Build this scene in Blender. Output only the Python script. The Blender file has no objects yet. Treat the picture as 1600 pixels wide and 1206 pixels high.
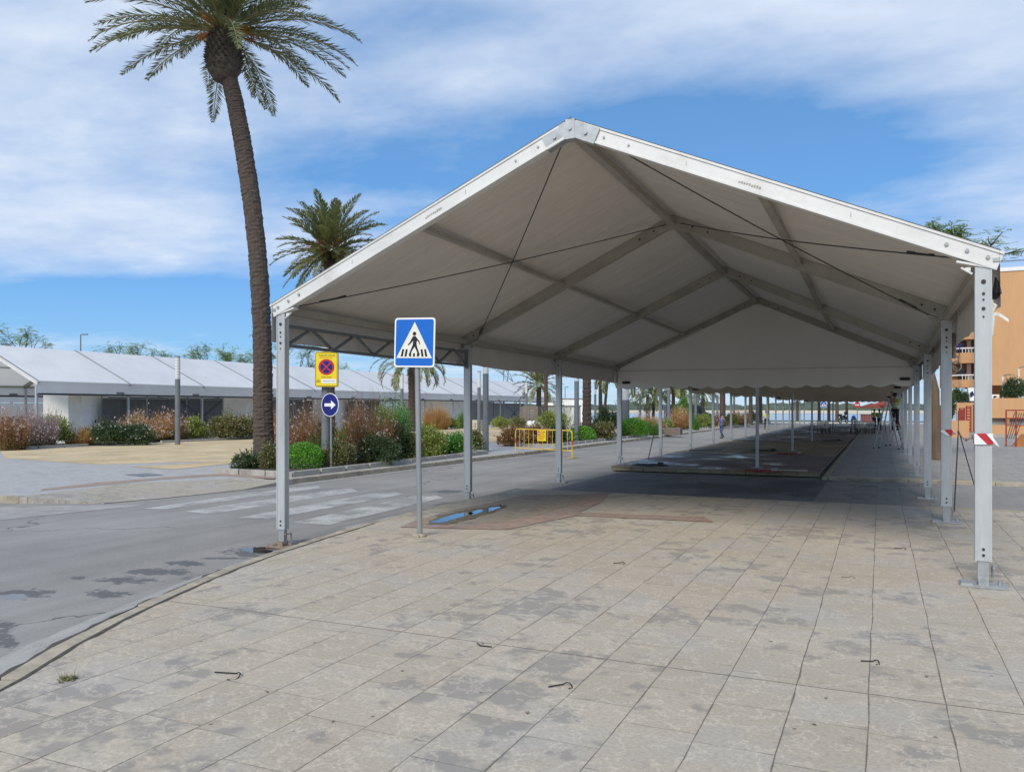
import bpy, math, random
from mathutils import Vector, Matrix
R = math.radians
sc = bpy.context.scene
col = sc.collection
V = Vector
rnd = random.Random(7)

# ------------------------------------------------------------------ view geometry
F, YAW, CH, CY = 1268.0, R(24.4), 1.8, 637.0
_s, _c = math.sin(YAW), math.cos(YAW)
def at_depth(px, py, d):
    r = (px-800)/F; u = (CY-py)/F
    return V((d*(r*_c-_s), d*(r*_s+_c), CH+d*u))
def at_z(px, py, z=0.0):
    return at_depth(px, py, (z-CH)*F/(CY-py))
def at_Y(px, py, Y):
    r = (px-800)/F
    return at_depth(px, py, Y/(r*_s+_c))
def at_X(px, py, X):
    r = (px-800)/F
    return at_depth(px, py, X/(r*_c-_s))

# ------------------------------------------------------------------ mesh builder
class MB:
    def __init__(s): s.v=[]; s.f=[]; s.mi=[]; s.cm=0
    def add(s, vs, fs):
        b=len(s.v); s.v+= [tuple(v) for v in vs]
        for f in fs: s.f.append(tuple(b+i for i in f)); s.mi.append(s.cm)
        return s
    def box(s, c, d, rz=0.0):
        x,y,z=d[0]/2,d[1]/2,d[2]/2; m=Matrix.Rotation(rz,3,'Z'); c=V(c)
        vs=[c+m@V((i*x,j*y,k*z)) for k in(-1,1) for j in(-1,1) for i in(-1,1)]
        return s.add(vs,[(0,2,3,1),(4,5,7,6),(0,1,5,4),(2,6,7,3),(0,4,6,2),(1,3,7,5)])
    def beam(s, a, b, w, h, up=(0,0,1)):
        a=V(a); b=V(b); t=(b-a).normalized(); up=V(up)
        if abs(t.dot(up))>.98: up=V((0,1,0))
        n=t.cross(up).normalized(); u=n.cross(t).normalized()
        vs=[p+n*(i*w/2)+u*(j*h/2) for p in(a,b) for j in(-1,1) for i in(-1,1)]
        return s.add(vs,[(0,1,3,2),(4,6,7,5),(0,4,5,1),(2,3,7,6),(0,2,6,4),(1,5,7,3)])
    def tube(s, pts, rad, n=8, cap=True, jit=None):
        pts=[V(p) for p in pts]; m=len(pts)
        if not hasattr(rad,'__len__'): rad=[rad]*m
        ref=None; vs=[]
        for i,p in enumerate(pts):
            t=(pts[min(i+1,m-1)]-pts[max(i-1,0)]).normalized()
            if ref is None:
                ref=t.cross(V((0,1,0)) if abs(t.y)<.9 else V((1,0,0))).normalized()
            ref=(ref-t*ref.dot(t)).normalized(); bi=t.cross(ref)
            for k in range(n):
                a=2*math.pi*k/n; r=rad[i]*(1+(jit.uniform(-.05,.05) if jit else 0))
                vs.append(p+ref*(math.cos(a)*r)+bi*(math.sin(a)*r))
        fs=[(i*n+k,i*n+(k+1)%n,(i+1)*n+(k+1)%n,(i+1)*n+k) for i in range(m-1) for k in range(n)]
        if cap: fs+=[tuple(range(n-1,-1,-1)),tuple((m-1)*n+k for k in range(n))]
        return s.add(vs,fs)
    def cyl(s, c, r, h, n=16, r2=None):
        c=V(c); return s.tube([c,c+V((0,0,h))],[r,r if r2 is None else r2],n)
    def prism(s, poly, z0, z1):
        n=len(poly); A=sum(poly[i][0]*poly[(i+1)%n][1]-poly[(i+1)%n][0]*poly[i][1] for i in range(n))
        if A<0: poly=poly[::-1]
        vs=[(p[0],p[1],z0) for p in poly]+[(p[0],p[1],z1) for p in poly]
        return s.add(vs,[tuple(range(n,2*n)),tuple(range(n-1,-1,-1))]+[(i,(i+1)%n,n+(i+1)%n,n+i) for i in range(n)])
    def plate(s, poly, O, ux, uy, nrm, t0, t1):   # flat outline in a plane, given thickness
        n=len(poly); O=V(O);ux=V(ux);uy=V(uy);nrm=V(nrm)
        A=sum(poly[i][0]*poly[(i+1)%n][1]-poly[(i+1)%n][0]*poly[i][1] for i in range(n))
        if A<0: poly=poly[::-1]
        vs=[O+ux*p[0]+uy*p[1]+nrm*t for t in(t0,t1) for p in poly]
        return s.add(vs,[tuple(range(n,2*n)),tuple(range(n-1,-1,-1))]+[(i,(i+1)%n,n+(i+1)%n,n+i) for i in range(n)])
    def sheet(s, poly, z):
        n=len(poly); A=sum(poly[i][0]*poly[(i+1)%n][1]-poly[(i+1)%n][0]*poly[i][1] for i in range(n))
        if A<0: poly=poly[::-1]
        return s.add([(p[0],p[1],z) for p in poly],[tuple(range(n))])
    def ball(s, c, r, n=10, m=7, sx=1, sy=1, sz=1):
        c=V(c); vs=[c+V((0,0,-r*sz))]
        for i in range(1,m):
            ph=-math.pi/2+math.pi*i/m
            for k in range(n):
                a=2*math.pi*k/n; vs.append(c+V((math.cos(a)*math.cos(ph)*r*sx,math.sin(a)*math.cos(ph)*r*sy,math.sin(ph)*r*sz)))
        vs.append(c+V((0,0,r*sz))); fs=[(0,1+(k+1)%n,1+k) for k in range(n)]
        for i in range(m-2):
            for k in range(n):
                fs.append((1+i*n+k,1+i*n+(k+1)%n,1+(i+1)*n+(k+1)%n,1+(i+1)*n+k))
        e=len(vs)-1; b=1+(m-2)*n
        fs+=[(b+k,b+(k+1)%n,e) for k in range(n)]
        return s.add(vs,fs)
    def leaf(s, p, d, w, nrm):
        d=V(d); n=V(nrm); t=d.cross(n)
        if t.length<1e-6: t=V((1,0,0))
        t.normalize(); p=V(p)
        return s.add([p,p+d*.45+t*w,p+d,p+d*.45-t*w],[(0,1,2,3)])
    def build(s, name, mat, parent=None, org=None, smooth=False, bevel=0.0):
        o0=V((0,0,0)) if org is None else V(org)
        if parent is not None:
            q=parent
            while q is not None: o0+=V(q.location); q=q.parent
        me=bpy.data.meshes.new(name); me.from_pydata([(v[0]-o0.x,v[1]-o0.y,v[2]-o0.z) for v in s.v],[],s.f)
        for m in (mat if isinstance(mat,(list,tuple)) else [mat]): me.materials.append(m)
        if any(s.mi): me.polygons.foreach_set('material_index', s.mi)
        if smooth: me.polygons.foreach_set('use_smooth',[True]*len(me.polygons))
        o=bpy.data.objects.new(name, me); col.objects.link(o)
        if parent is not None: o.parent=parent
        elif org is not None: o.location=org
        if bevel:
            b=o.modifiers.new('Bevel','BEVEL'); b.width=bevel; b.segments=2; b.limit_method='ANGLE'
        return o

def tag(o, label=None, cat=None, group=None, kind=None):
    if label: o['label']=label
    if cat: o['category']=cat
    if group: o['group']=group
    if kind: o['kind']=kind
    return o
def thing(name, label, cat, loc, group=None):
    o=bpy.data.objects.new(name,None); col.objects.link(o); o.location=loc; o.empty_display_size=.2
    return tag(o,label,cat,group)
def copy_tree(o, parent=None):
    c=o.copy(); col.objects.link(c); c.parent=parent
    for ch in [x for x in kids.get(o.name,[])]: copy_tree(ch,c)
    return c
kids={}
def index_kids():
    kids.clear()
    for o in bpy.data.objects:
        if o.parent: kids.setdefault(o.parent.name,[]).append(o)

# ------------------------------------------------------------------ materials
def nmat(name):
    m=bpy.data.materials.new(name); m.use_nodes=True; nt=m.node_tree
    return m, nt, nt.nodes['Principled BSDF']
def N(nt, t, **k):
    n=nt.nodes.new(t)
    for a,b in k.items():
        if a in n.inputs: n.inputs[a].default_value=b
        else: setattr(n,a,b)
    return n
def L(nt, a, b): nt.links.new(a,b)
def noise(nt, vec, scale, detail=4, rough=.6):
    n=N(nt,'ShaderNodeTexNoise'); n.inputs['Scale'].default_value=scale; n.inputs['Detail'].default_value=detail; n.inputs['Roughness'].default_value=rough
    L(nt,vec,n.inputs['Vector']); return n.outputs['Fac']
def ramp(nt, fac, stops, interp='LINEAR'):
    n=N(nt,'ShaderNodeValToRGB'); cr=n.color_ramp; cr.interpolation=interp
    while len(cr.elements)<len(stops): cr.elements.new(.5)
    for e,(p,c) in zip(cr.elements,stops):
        e.position=p; e.color=(c,c,c,1) if not hasattr(c,'__len__') else (*c,1)
    L(nt,fac,n.inputs['Fac']); return n.outputs['Color']
def mix(nt, fac, a, b, mode='MIX'):
    n=N(nt,'ShaderNodeMix',data_type='RGBA',blend_type=mode)
    for sock,val in ((n.inputs[0],fac),(n.inputs[6],a),(n.inputs[7],b)):
        if hasattr(val,'is_linked') or isinstance(val,bpy.types.NodeSocket): L(nt,val,sock)
        elif hasattr(val,'__len__'): sock.default_value=(*val,1)
        else: sock.default_value=val
    return n.outputs[2]
def math_(nt, op, a, b=None, c=None):
    n=N(nt,'ShaderNodeMath',operation=op)
    for i,v in enumerate((a,b,c)):
        if v is None: continue
        if isinstance(v,bpy.types.NodeSocket): L(nt,v,n.inputs[i])
        else: n.inputs[i].default_value=v
    return n.outputs[0]
def bump(nt, bs, h, strength=.3, dist=.02):
    b=N(nt,'ShaderNodeBump'); b.inputs['Strength'].default_value=strength; b.inputs['Distance'].default_value=dist
    L(nt,h,b.inputs['Height']); L(nt,b.outputs['Normal'],bs.inputs['Normal'])
def obj_vec(nt, scale=None):
    t=N(nt,'ShaderNodeTexCoord'); o=t.outputs['Object']
    if scale:
        m=N(nt,'ShaderNodeMapping'); m.inputs['Scale'].default_value=scale; L(nt,o,m.inputs['Vector']); o=m.outputs['Vector']
    return o
def mat(name, c, rough=.6, metal=0.0, var=.25, nscale=6.0, bmp=0.0, stretch=None, dirt=None, spec=.4, c2=None):
    m,nt,bs=nmat(name); v=obj_vec(nt,stretch)
    a=noise(nt,v,nscale,5); b2=noise(nt,v,nscale*7,3)
    f=math_(nt,'ADD',math_(nt,'MULTIPLY',a,.65),math_(nt,'MULTIPLY',b2,.35))
    lo=tuple(x*(1-var) for x in c); hi=tuple(min(1,x*(1+var)) for x in (c2 or c))
    out=ramp(nt,f,[(.3,lo),(.7,hi)])
    if dirt:
        dn=noise(nt,v,nscale*.6,6,.7); out=mix(nt,ramp(nt,dn,[(.52,0.),(.72,.75)]),out,dirt)
    L(nt,out,bs.inputs['Base Color']); bs.inputs['Roughness'].default_value=rough; bs.inputs['Metallic'].default_value=metal
    bs.inputs['Specular IOR Level'].default_value=spec
    if bmp: bump(nt,bs,f,bmp,.02)
    return m
def leafmat(name, c, c2, transl=.25, gain=1.4):
    c=tuple(min(.9,x*gain) for x in c); c2=tuple(min(.9,x*gain) for x in c2)
    m,nt,bs=nmat(name); g=N(nt,'ShaderNodeNewGeometry'); v=obj_vec(nt)
    n1=noise(nt,v,2.2,3)
    f=math_(nt,'ADD',math_(nt,'MULTIPLY',g.outputs['Random Per Island'],.6),math_(nt,'MULTIPLY',n1,.4))
    out=ramp(nt,f,[(.2,c),(.75,c2)])
    L(nt,out,bs.inputs['Base Color']); bs.inputs['Roughness'].default_value=.55; bs.inputs['Specular IOR Level'].default_value=.3
    tr=N(nt,'ShaderNodeBsdfTranslucent'); L(nt,out,tr.inputs['Color'])
    mx=N(nt,'ShaderNodeMixShader'); mx.inputs[0].default_value=transl
    L(nt,bs.outputs[0],mx.inputs[1]); L(nt,tr.outputs[0],mx.inputs[2])
    L(nt,mx.outputs[0],nt.nodes['Material Output'].inputs['Surface'])
    return m

def paving(name, ca, cb, stain, tw=.43, tl=.65, jointc=(.10,.085,.06), stain_amt=.75, crack_y=None):
    m,nt,bs=nmat(name)
    g=N(nt,'ShaderNodeNewGeometry'); sx=N(nt,'ShaderNodeSeparateXYZ'); pos=g.outputs['Position']
    wn=N(nt,'ShaderNodeTexNoise'); wn.inputs['Scale'].default_value=1.1; wn.inputs['Detail'].default_value=3; L(nt,pos,wn.inputs['Vector'])
    wob=math_(nt,'MULTIPLY',math_(nt,'SUBTRACT',wn.outputs['Fac'],.5),.035)
    L(nt,pos,sx.inputs[0])
    x=math_(nt,'ADD',math_(nt,'DIVIDE',math_(nt,'ADD',sx.outputs['X'],wob),tw),200.15)
    row=math_(nt,'FLOOR',x); fx=math_(nt,'FRACT',x)
    w1=N(nt,'ShaderNodeTexWhiteNoise',noise_dimensions='1D'); L(nt,row,w1.inputs['W'])
    y=math_(nt,'ADD',math_(nt,'ADD',math_(nt,'DIVIDE',math_(nt,'ADD',sx.outputs['Y'],wob),tl),100.),math_(nt,'MULTIPLY',w1.outputs['Value'],.75))
    cell=math_(nt,'FLOOR',y); fy=math_(nt,'FRACT',y)
    cv=N(nt,'ShaderNodeCombineXYZ'); L(nt,row,cv.inputs[0]); L(nt,cell,cv.inputs[1])
    w2=N(nt,'ShaderNodeTexWhiteNoise',noise_dimensions='2D'); L(nt,cv.outputs[0],w2.inputs['Vector'])
    ex=math_(nt,'MULTIPLY',math_(nt,'MINIMUM',fx,math_(nt,'SUBTRACT',1.,fx)),tw)
    ey=math_(nt,'MULTIPLY',math_(nt,'MINIMUM',fy,math_(nt,'SUBTRACT',1.,fy)),tl)
    if crack_y is not None:
        yc=math_(nt,'ABSOLUTE',math_(nt,'SUBTRACT',sx.outputs['Y'],math_(nt,'ADD',crack_y,math_(nt,'MULTIPLY',wob,1.5))))
        ey2=math_(nt,'MULTIPLY',yc,.8)
    jn=noise(nt,pos,2.3,4)
    wx=math_(nt,'ADD',.0012,math_(nt,'MULTIPLY',math_(nt,'POWER',jn,3.),.030))
    jx=math_(nt,'SUBTRACT',1.,math_(nt,'SMOOTH_MIN',math_(nt,'DIVIDE',ex,wx),1.,.3))
    jn2=noise(nt,pos,3.1,4)
    wy=math_(nt,'ADD',.0004,math_(nt,'MULTIPLY',math_(nt,'POWER',jn2,3.),.030))
    jy=math_(nt,'MULTIPLY',math_(nt,'SUBTRACT',1.,math_(nt,'SMOOTH_MIN',math_(nt,'DIVIDE',ey,wy),1.,.3)),.65)
    j=math_(nt,'MAXIMUM',jx,jy)
    if crack_y is not None:
        jc=math_(nt,'SUBTRACT',1.,math_(nt,'MINIMUM',math_(nt,'DIVIDE',ey2,.009),1.))
        j=math_(nt,'MAXIMUM',j,jc)
    j=math_(nt,'MINIMUM',math_(nt,'MAXIMUM',j,0.),1.)
    n1=noise(nt,pos,.55,5,.55); n2=noise(nt,pos,3.2,6,.62); n3=noise(nt,pos,38.,5,.75)
    base=mix(nt,ramp(nt,math_(nt,'ADD',math_(nt,'MULTIPLY',n1,.75),math_(nt,'MULTIPLY',w2.outputs['Value'],.25)),[(.25,0.),(.75,1.)]),ca,cb)
    # worn patches that follow their own tile
    tv=N(nt,'ShaderNodeCombineXYZ'); L(nt,math_(nt,'MULTIPLY',w2.outputs['Value'],37.),tv.inputs[2])
    va=N(nt,'ShaderNodeVectorMath',operation='ADD'); L(nt,pos,va.inputs[0]); L(nt,tv.outputs[0],va.inputs[1])
    ns=math_(nt,'ADD',noise(nt,va.outputs[0],2.6,8,.62),math_(nt,'MULTIPLY',math_(nt,'SUBTRACT',n3,.5),.10))
    sm=ramp(nt,math_(nt,'ADD',ns,math_(nt,'MULTIPLY',math_(nt,'SUBTRACT',n1,.5),.9)),[(.560,0.),(.625,1.)])
    spk=ramp(nt,n3,[(.35,.3),(.6,1.)])
    ncool=noise(nt,pos,.9,5,.6); base=mix(nt,ramp(nt,ncool,[(.46,0.),(.64,.5)]),base,tuple(sum(cb)/3*q for q in (1.0,.96,.90)))
    base=mix(nt,math_(nt,'MULTIPLY',math_(nt,'MULTIPLY',sm,spk),stain_amt),base,stain)
    pale=ramp(nt,math_(nt,'ABSOLUTE',math_(nt,'SUBTRACT',n2,.52)),[(.0,.5),(.02,0.)])
    base=mix(nt,pale,base,tuple(min(1,c*1.35) for c in cb))
    vo=N(nt,'ShaderNodeTexVoronoi'); vo.inputs['Scale'].default_value=3.1; L(nt,pos,vo.inputs['Vector'])
    base=mix(nt,ramp(nt,vo.outputs['Distance'],[(.028,.8),(.05,0.)]),base,(.10,.085,.075))
    mulc=N(nt,'ShaderNodeMix',data_type='RGBA',blend_type='MULTIPLY'); mulc.inputs[0].default_value=1.
    L(nt,base,mulc.inputs[6]); L(nt,ramp(nt,n3,[(.25,.72),(.75,1.22)]),mulc.inputs[7])
    base=mix(nt,math_(nt,'MULTIPLY',j,.9),mulc.outputs[2],jointc)
    L(nt,base,bs.inputs['Base Color']); bs.inputs['Roughness'].default_value=.82; bs.inputs['Specular IOR Level'].default_value=.25
    h=math_(nt,'ADD',math_(nt,'MULTIPLY',n3,.25),math_(nt,'SUBTRACT',math_(nt,'MULTIPLY',n2,.25),j))
    bump(nt,bs,h,.55,.008)
    return m

def asphalt(name, c, wet=(), pools=(), z=-.2):
    m,nt,bs=nmat(name); g=N(nt,'ShaderNodeNewGeometry'); pos=g.outputs['Position']
    n1=noise(nt,pos,.35,5,.6); n2=noise(nt,pos,26.,6,.85); n3=noise(nt,pos,2.5,6,.7); n5=noise(nt,pos,7.,6,.75)
    mp=N(nt,'ShaderNodeMapping'); mp.inputs['Scale'].default_value=(1.4,.10,1); L(nt,pos,mp.inputs['Vector'])
    n4=noise(nt,mp.outputs[0],1.6,5,.6)
    f=math_(nt,'ADD',math_(nt,'MULTIPLY',n1,.4),math_(nt,'ADD',math_(nt,'MULTIPLY',n4,.25),math_(nt,'MULTIPLY',n2,.4)))
    base=ramp(nt,f,[(.34,tuple(x*.62 for x in c)),(.66,tuple(x*1.3 for x in c))])
    vo=N(nt,'ShaderNodeTexVoronoi',feature='DISTANCE_TO_EDGE'); vo.inputs['Scale'].default_value=.16
    wv=N(nt,'ShaderNodeVectorMath',operation='ADD'); nn=N(nt,'ShaderNodeTexNoise'); nn.inputs['Scale'].default_value=1.2; nn.inputs['Detail'].default_value=5; L(nt,pos,nn.inputs['Vector'])
    sc3=N(nt,'ShaderNodeVectorMath',operation='SCALE'); sc3.inputs['Scale'].default_value=1.3; L(nt,nn.outputs['Color'],sc3.inputs[0])
    L(nt,pos,wv.inputs[0]); L(nt,sc3.outputs[0],wv.inputs[1]); L(nt,wv.outputs[0],vo.inputs['Vector'])
    ck=math_(nt,'MULTIPLY',ramp(nt,vo.outputs['Distance'],[(.0015,1.),(.004,0.)]),ramp(nt,n1,[(.46,0.),(.54,.9)]))
    base=mix(nt,ck,base,(.03,.03,.03))
    rough=.85
    if wet:
        sx=N(nt,'ShaderNodeSeparateXYZ'); L(nt,pos,sx.inputs[0]); cv=N(nt,'ShaderNodeCombineXYZ'); L(nt,sx.outputs['X'],cv.inputs[0]); L(nt,sx.outputs['Y'],cv.inputs[1]); cv.inputs[2].default_value=1.
        def blobs(lst):
            tot=None
            for px,py,rx,ry in lst:
                C=at_z(px,py,z); A=at_z(px+rx,py,z)-C; B=at_z(px,py+ry,z)-C; D=A.x*B.y-A.y*B.x
                r1=(B.y/D,-B.x/D); r2=(-A.y/D,A.x/D); q=None
                for r in (r1,r2):
                    dn=N(nt,'ShaderNodeVectorMath',operation='DOT_PRODUCT'); L(nt,cv.outputs[0],dn.inputs[0]); dn.inputs[1].default_value=(r[0],r[1],-(r[0]*C.x+r[1]*C.y))
                    e=math_(nt,'MULTIPLY',dn.outputs['Value'],dn.outputs['Value']); q=e if q is None else math_(nt,'ADD',q,e)
                e=math_(nt,'POWER',2.718,math_(nt,'MULTIPLY',q,-.7)); tot=e if tot is None else math_(nt,'MAXIMUM',tot,e)
            return tot
        ns=math_(nt,'ADD',math_(nt,'MULTIPLY',math_(nt,'SUBTRACT',n3,.5),1.5),math_(nt,'MULTIPLY',math_(nt,'SUBTRACT',n5,.5),2.2))
        w=ramp(nt,math_(nt,'ADD',blobs(wet),ns),[(.56,0.),(.66,1.)])
        base=mix(nt,math_(nt,'MULTIPLY',w,.66),base,(.05,.05,.055))
        rough=math_(nt,'SUBTRACT',.85,math_(nt,'MULTIPLY',w,.22))
        if pools:
            pz=ramp(nt,math_(nt,'ADD',blobs(pools),math_(nt,'MULTIPLY',ns,.55)),[(.52,0.),(.58,1.)])
            base=mix(nt,pz,base,(.02,.022,.025)); rough=mix(nt,pz,rough,(.02,.02,.02))
            L(nt,math_(nt,'ADD',.25,math_(nt,'MULTIPLY',pz,.75)),bs.inputs['Specular IOR Level'])
            L(nt,rough,bs.inputs['Roughness'])
        else: L(nt,rough,bs.inputs['Roughness']); bs.inputs['Specular IOR Level'].default_value=.25
    else:
        bs.inputs['Roughness'].default_value=.85; bs.inputs['Specular IOR Level'].default_value=.25
    L(nt,base,bs.inputs['Base Color'])
    b=N(nt,'ShaderNodeBump'); b.inputs['Strength'].default_value=.45; b.inputs['Distance'].default_value=.008; L(nt,n2,b.inputs['Height'])
    if not pools: L(nt,b.outputs['Normal'],bs.inputs['Normal'])
    return m

def cloth(name, c, transl, bmp=.25):
    m,nt,bs=nmat(name); v=obj_vec(nt)
    mp=N(nt,'ShaderNodeMapping'); mp.inputs['Scale'].default_value=(.3,1.5,.5); mp.inputs['Rotation'].default_value=(0,0,.35); L(nt,v,mp.inputs['Vector'])
    n1=noise(nt,mp.outputs[0],1.9,3,.5); n2=noise(nt,v,.7,4)
    out=ramp(nt,n2,[(.3,tuple(x*.9 for x in c)),(.7,c)])
    L(nt,out,bs.inputs['Base Color']); bs.inputs['Roughness'].default_value=.5; bs.inputs['Specular IOR Level'].default_value=.3
    bump(nt,bs,n1,bmp,.05)
    tr=N(nt,'ShaderNodeBsdfTranslucent'); tr.inputs['Color'].default_value=(c[0]*.95,c[1]*.9,c[2]*.82,1)
    mx=N(nt,'ShaderNodeMixShader'); mx.inputs[0].default_value=transl
    L(nt,bs.outputs[0],mx.inputs[1]); L(nt,tr.outputs[0],mx.inputs[2]); L(nt,mx.outputs[0],nt.nodes['Material Output'].inputs['Surface'])
    return m

M={}
M['pave']=paving('near_paving',(.385,.328,.25),(.46,.402,.318),(.165,.163,.162),jointc=(.085,.066,.045),stain_amt=.64,crack_y=5.58)
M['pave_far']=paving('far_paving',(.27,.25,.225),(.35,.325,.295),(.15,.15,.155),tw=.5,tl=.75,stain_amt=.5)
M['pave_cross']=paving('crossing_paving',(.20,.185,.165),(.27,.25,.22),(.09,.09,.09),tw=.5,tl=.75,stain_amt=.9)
M['pave_plaza']=paving('plaza_paving',(.33,.325,.32),(.42,.41,.40),(.22,.22,.225),tw=.4,tl=.4,jointc=(.2,.19,.18),stain_amt=.4)
M['asphalt']=asphalt('asphalt',(.252,.24,.222),
    wet=((190,906,50,6),(245,893,50,6),(292,880,30,4),(168,928,34,6),(322,903,30,5),(150,982,18,5),(100,1004,24,4),(405,862,60,8),(470,846,40,5),(6,990,20,26),(34,928,46,8),(720,788,46,4),(120,903,14,3),(350,872,44,1.8),(700,768,26,2.5),(785,776,26,3)),
    pools=((20,932,24,5),(412,859,36,5),(722,788,26,2.5)))
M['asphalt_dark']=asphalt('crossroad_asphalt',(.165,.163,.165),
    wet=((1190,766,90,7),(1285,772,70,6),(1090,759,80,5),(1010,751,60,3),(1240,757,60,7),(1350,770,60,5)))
M['concrete']=mat('concrete',(.36,.34,.30),.85,var=.25,nscale=2.,bmp=.3,dirt=(.16,.15,.13))
M['kerb']=mat('kerb_stone',(.36,.315,.24),.85,var=.3,nscale=3.,bmp=.4,dirt=(.13,.115,.09))
m,nt,bs=nmat('gutter_concrete'); g_=N(nt,'ShaderNodeNewGeometry'); p_=g_.outputs['Position']
wr=math_(nt,'ADD',math_(nt,'MULTIPLY',noise(nt,p_,2.2,6,.7),.5),math_(nt,'MULTIPLY',noise(nt,p_,30.,5,.85),.5))
L(nt,ramp(nt,wr,[(.36,(.20,.195,.18)),(.50,(.31,.30,.275)),(.64,(.38,.37,.34))]),bs.inputs['Base Color']); bs.inputs['Roughness'].default_value=.85; M['gutter']=m
M['paint']=mat('road_paint',(.43,.425,.41),.75,var=.25,nscale=5.,dirt=(.27,.265,.255))
m,nt,bs=nmat('worn_road_paint'); g_=N(nt,'ShaderNodeNewGeometry'); p_=g_.outputs['Position']
wr=math_(nt,'ADD',math_(nt,'MULTIPLY',noise(nt,p_,1.3,6,.7),.55),math_(nt,'ADD',math_(nt,'MULTIPLY',noise(nt,p_,45.,3,.8),.30),math_(nt,'MULTIPLY',noise(nt,p_,6.,5,.7),.15)))
L(nt,mix(nt,ramp(nt,wr,[(.44,1.),(.56,0.)]),(.235,.225,.21),(.46,.45,.425)),bs.inputs['Base Color']); bs.inputs['Roughness'].default_value=.8; M['paint']=m
M['yellow_line']=mat('worn_yellow_paint',(.48,.39,.22),.8,var=.25,nscale=3.,dirt=(.3,.27,.22))
M['dirt']=mat('gutter_dirt',(.07,.062,.05),.95,var=.5,nscale=14.,bmp=.5)
M['sand']=mat('ochre_sand',(.44,.335,.18),.95,var=.22,nscale=.5,bmp=.2,c2=(.54,.43,.26),dirt=(.36,.31,.24))
M['terrain']=mat('dry_ground',(.42,.36,.27),.95,var=.2,nscale=.02)
M['tactile']=paving('tactile_tile',(.25,.205,.145),(.31,.26,.19),(.15,.14,.125),tw=.2,tl=.2,stain_amt=.8)
M['tactile_red']=paving('red_tactile_tile',(.31,.205,.165),(.35,.27,.215),(.25,.20,.165),tw=.2,tl=.2,stain_amt=.9)
M['ramp']=paving('ramp_paver',(.34,.30,.24),(.40,.36,.295),(.2,.19,.17),tw=.2,tl=.2,stain_amt=.6)
M['damp']=paving('damp_tile',(.12,.10,.075),(.16,.135,.10),(.08,.075,.07),tw=.2,tl=.2)
M['wet']=mat('wet_asphalt',(.055,.055,.06),.30,var=.2,nscale=5.,spec=.5)
m,nt,bs=nmat('puddle_water'); bs.inputs['Base Color'].default_value=(.03,.032,.035,1); bs.inputs['Roughness'].default_value=.03; bs.inputs['IOR'].default_value=1.6; bs.inputs['Specular IOR Level'].default_value=1.0; M['puddle']=m
M['alum']=mat('post_aluminium',(.47,.485,.48),.42,metal=.25,var=.14,nscale=3.,stretch=(1,1,.25),dirt=(.33,.33,.315))
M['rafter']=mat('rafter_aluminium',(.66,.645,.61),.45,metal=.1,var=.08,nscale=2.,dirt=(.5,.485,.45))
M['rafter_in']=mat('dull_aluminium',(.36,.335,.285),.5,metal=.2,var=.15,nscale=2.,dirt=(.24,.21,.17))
M['steel']=mat('galvanised_steel',(.40,.41,.41),.45,metal=.5,var=.2,nscale=9.,dirt=(.26,.26,.25))
M['rust']=mat('rusty_steel',(.27,.20,.155),.75,metal=.2,var=.35,nscale=12.,dirt=(.45,.42,.38))
M['dark']=mat('dark_metal',(.03,.03,.032),.5,var=.2)
M['cable']=mat('steel_cable',(.06,.06,.06),.5,metal=.4,var=.2)
M['truss']=mat('truss_steel',(.16,.175,.18),.5,metal=.3,var=.2)
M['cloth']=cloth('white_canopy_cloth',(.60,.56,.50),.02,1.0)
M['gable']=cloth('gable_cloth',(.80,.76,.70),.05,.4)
M['gable_shaded']=cloth('shaded_gable_cloth',(.52,.46,.37),.05,.4)  # back gables: deeper shade put into the cloth colour as a darker tan
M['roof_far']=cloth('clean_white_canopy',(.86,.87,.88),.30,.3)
M['black']=mat('black_plate',(.012,.012,.014),.45,var=.1)
M['lamp_grey']=mat('lamp_column_paint',(.15,.165,.175),.5,var=.1,nscale=2.,dirt=(.11,.12,.125))
M['lamp_white']=mat('lamp_diffuser',(.80,.80,.78),.4,var=.06)
M['pole_galv']=mat('sign_pole_zinc',(.34,.35,.35),.4,metal=.5,var=.2,nscale=8.,stretch=(1,1,.15),dirt=(.2,.2,.19))
M['white']=mat('sign_white',(.80,.80,.78),.35,var=.04)
M['offwhite']=mat('sign_cream',(.74,.72,.64),.35,var=.05)
M['blue']=mat('sign_blue',(.012,.13,.52),.3,var=.05)
M['navy']=mat('sign_navy',(.01,.014,.16),.35,var=.08)
M['red']=mat('sign_red',(.48,.03,.03),.4,var=.1)
M['yellow']=mat('sign_yellow',(.80,.60,.02),.4,var=.06)
M['ink']=mat('sign_black',(.012,.012,.012),.5,var=.1)
M['barrier']=mat('barrier_yellow',(.72,.47,.06),.5,var=.15,dirt=(.35,.22,.06))
M['orange']=mat('reflector_red',(.5,.07,.03),.5,var=.1)
M['wood']=mat('weathered_wood',(.19,.16,.13),.85,var=.3,nscale=3.,stretch=(1,6,6),bmp=.3)
M['pale_wood']=mat('pale_timber',(.48,.42,.32),.8,var=.2,nscale=3.,bmp=.2)
M['deck_edge']=mat('deck_edge_timber',(.30,.25,.16),.8,var=.25,nscale=4.,dirt=(.12,.1,.07))
M['bag']=mat('white_bag',(.78,.78,.76),.6,var=.1,nscale=10.,bmp=.6)
M['wallwhite']=mat('white_wall_panel',(.80,.79,.75),.8,var=.08,nscale=1.)
M['wallgrey']=mat('raw_concrete_wall',(.27,.27,.255),.85,var=.25,nscale=1.2,dirt=(.16,.16,.15))
M['cabin']=mat('cream_concrete',(.80,.78,.70),.85,var=.10,nscale=.8,dirt=(.44,.42,.37))
M['mesh']=mat('dark_screen_mesh',(.115,.11,.10),.8,var=.2,nscale=1.5,stretch=(1,4,.4))
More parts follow.
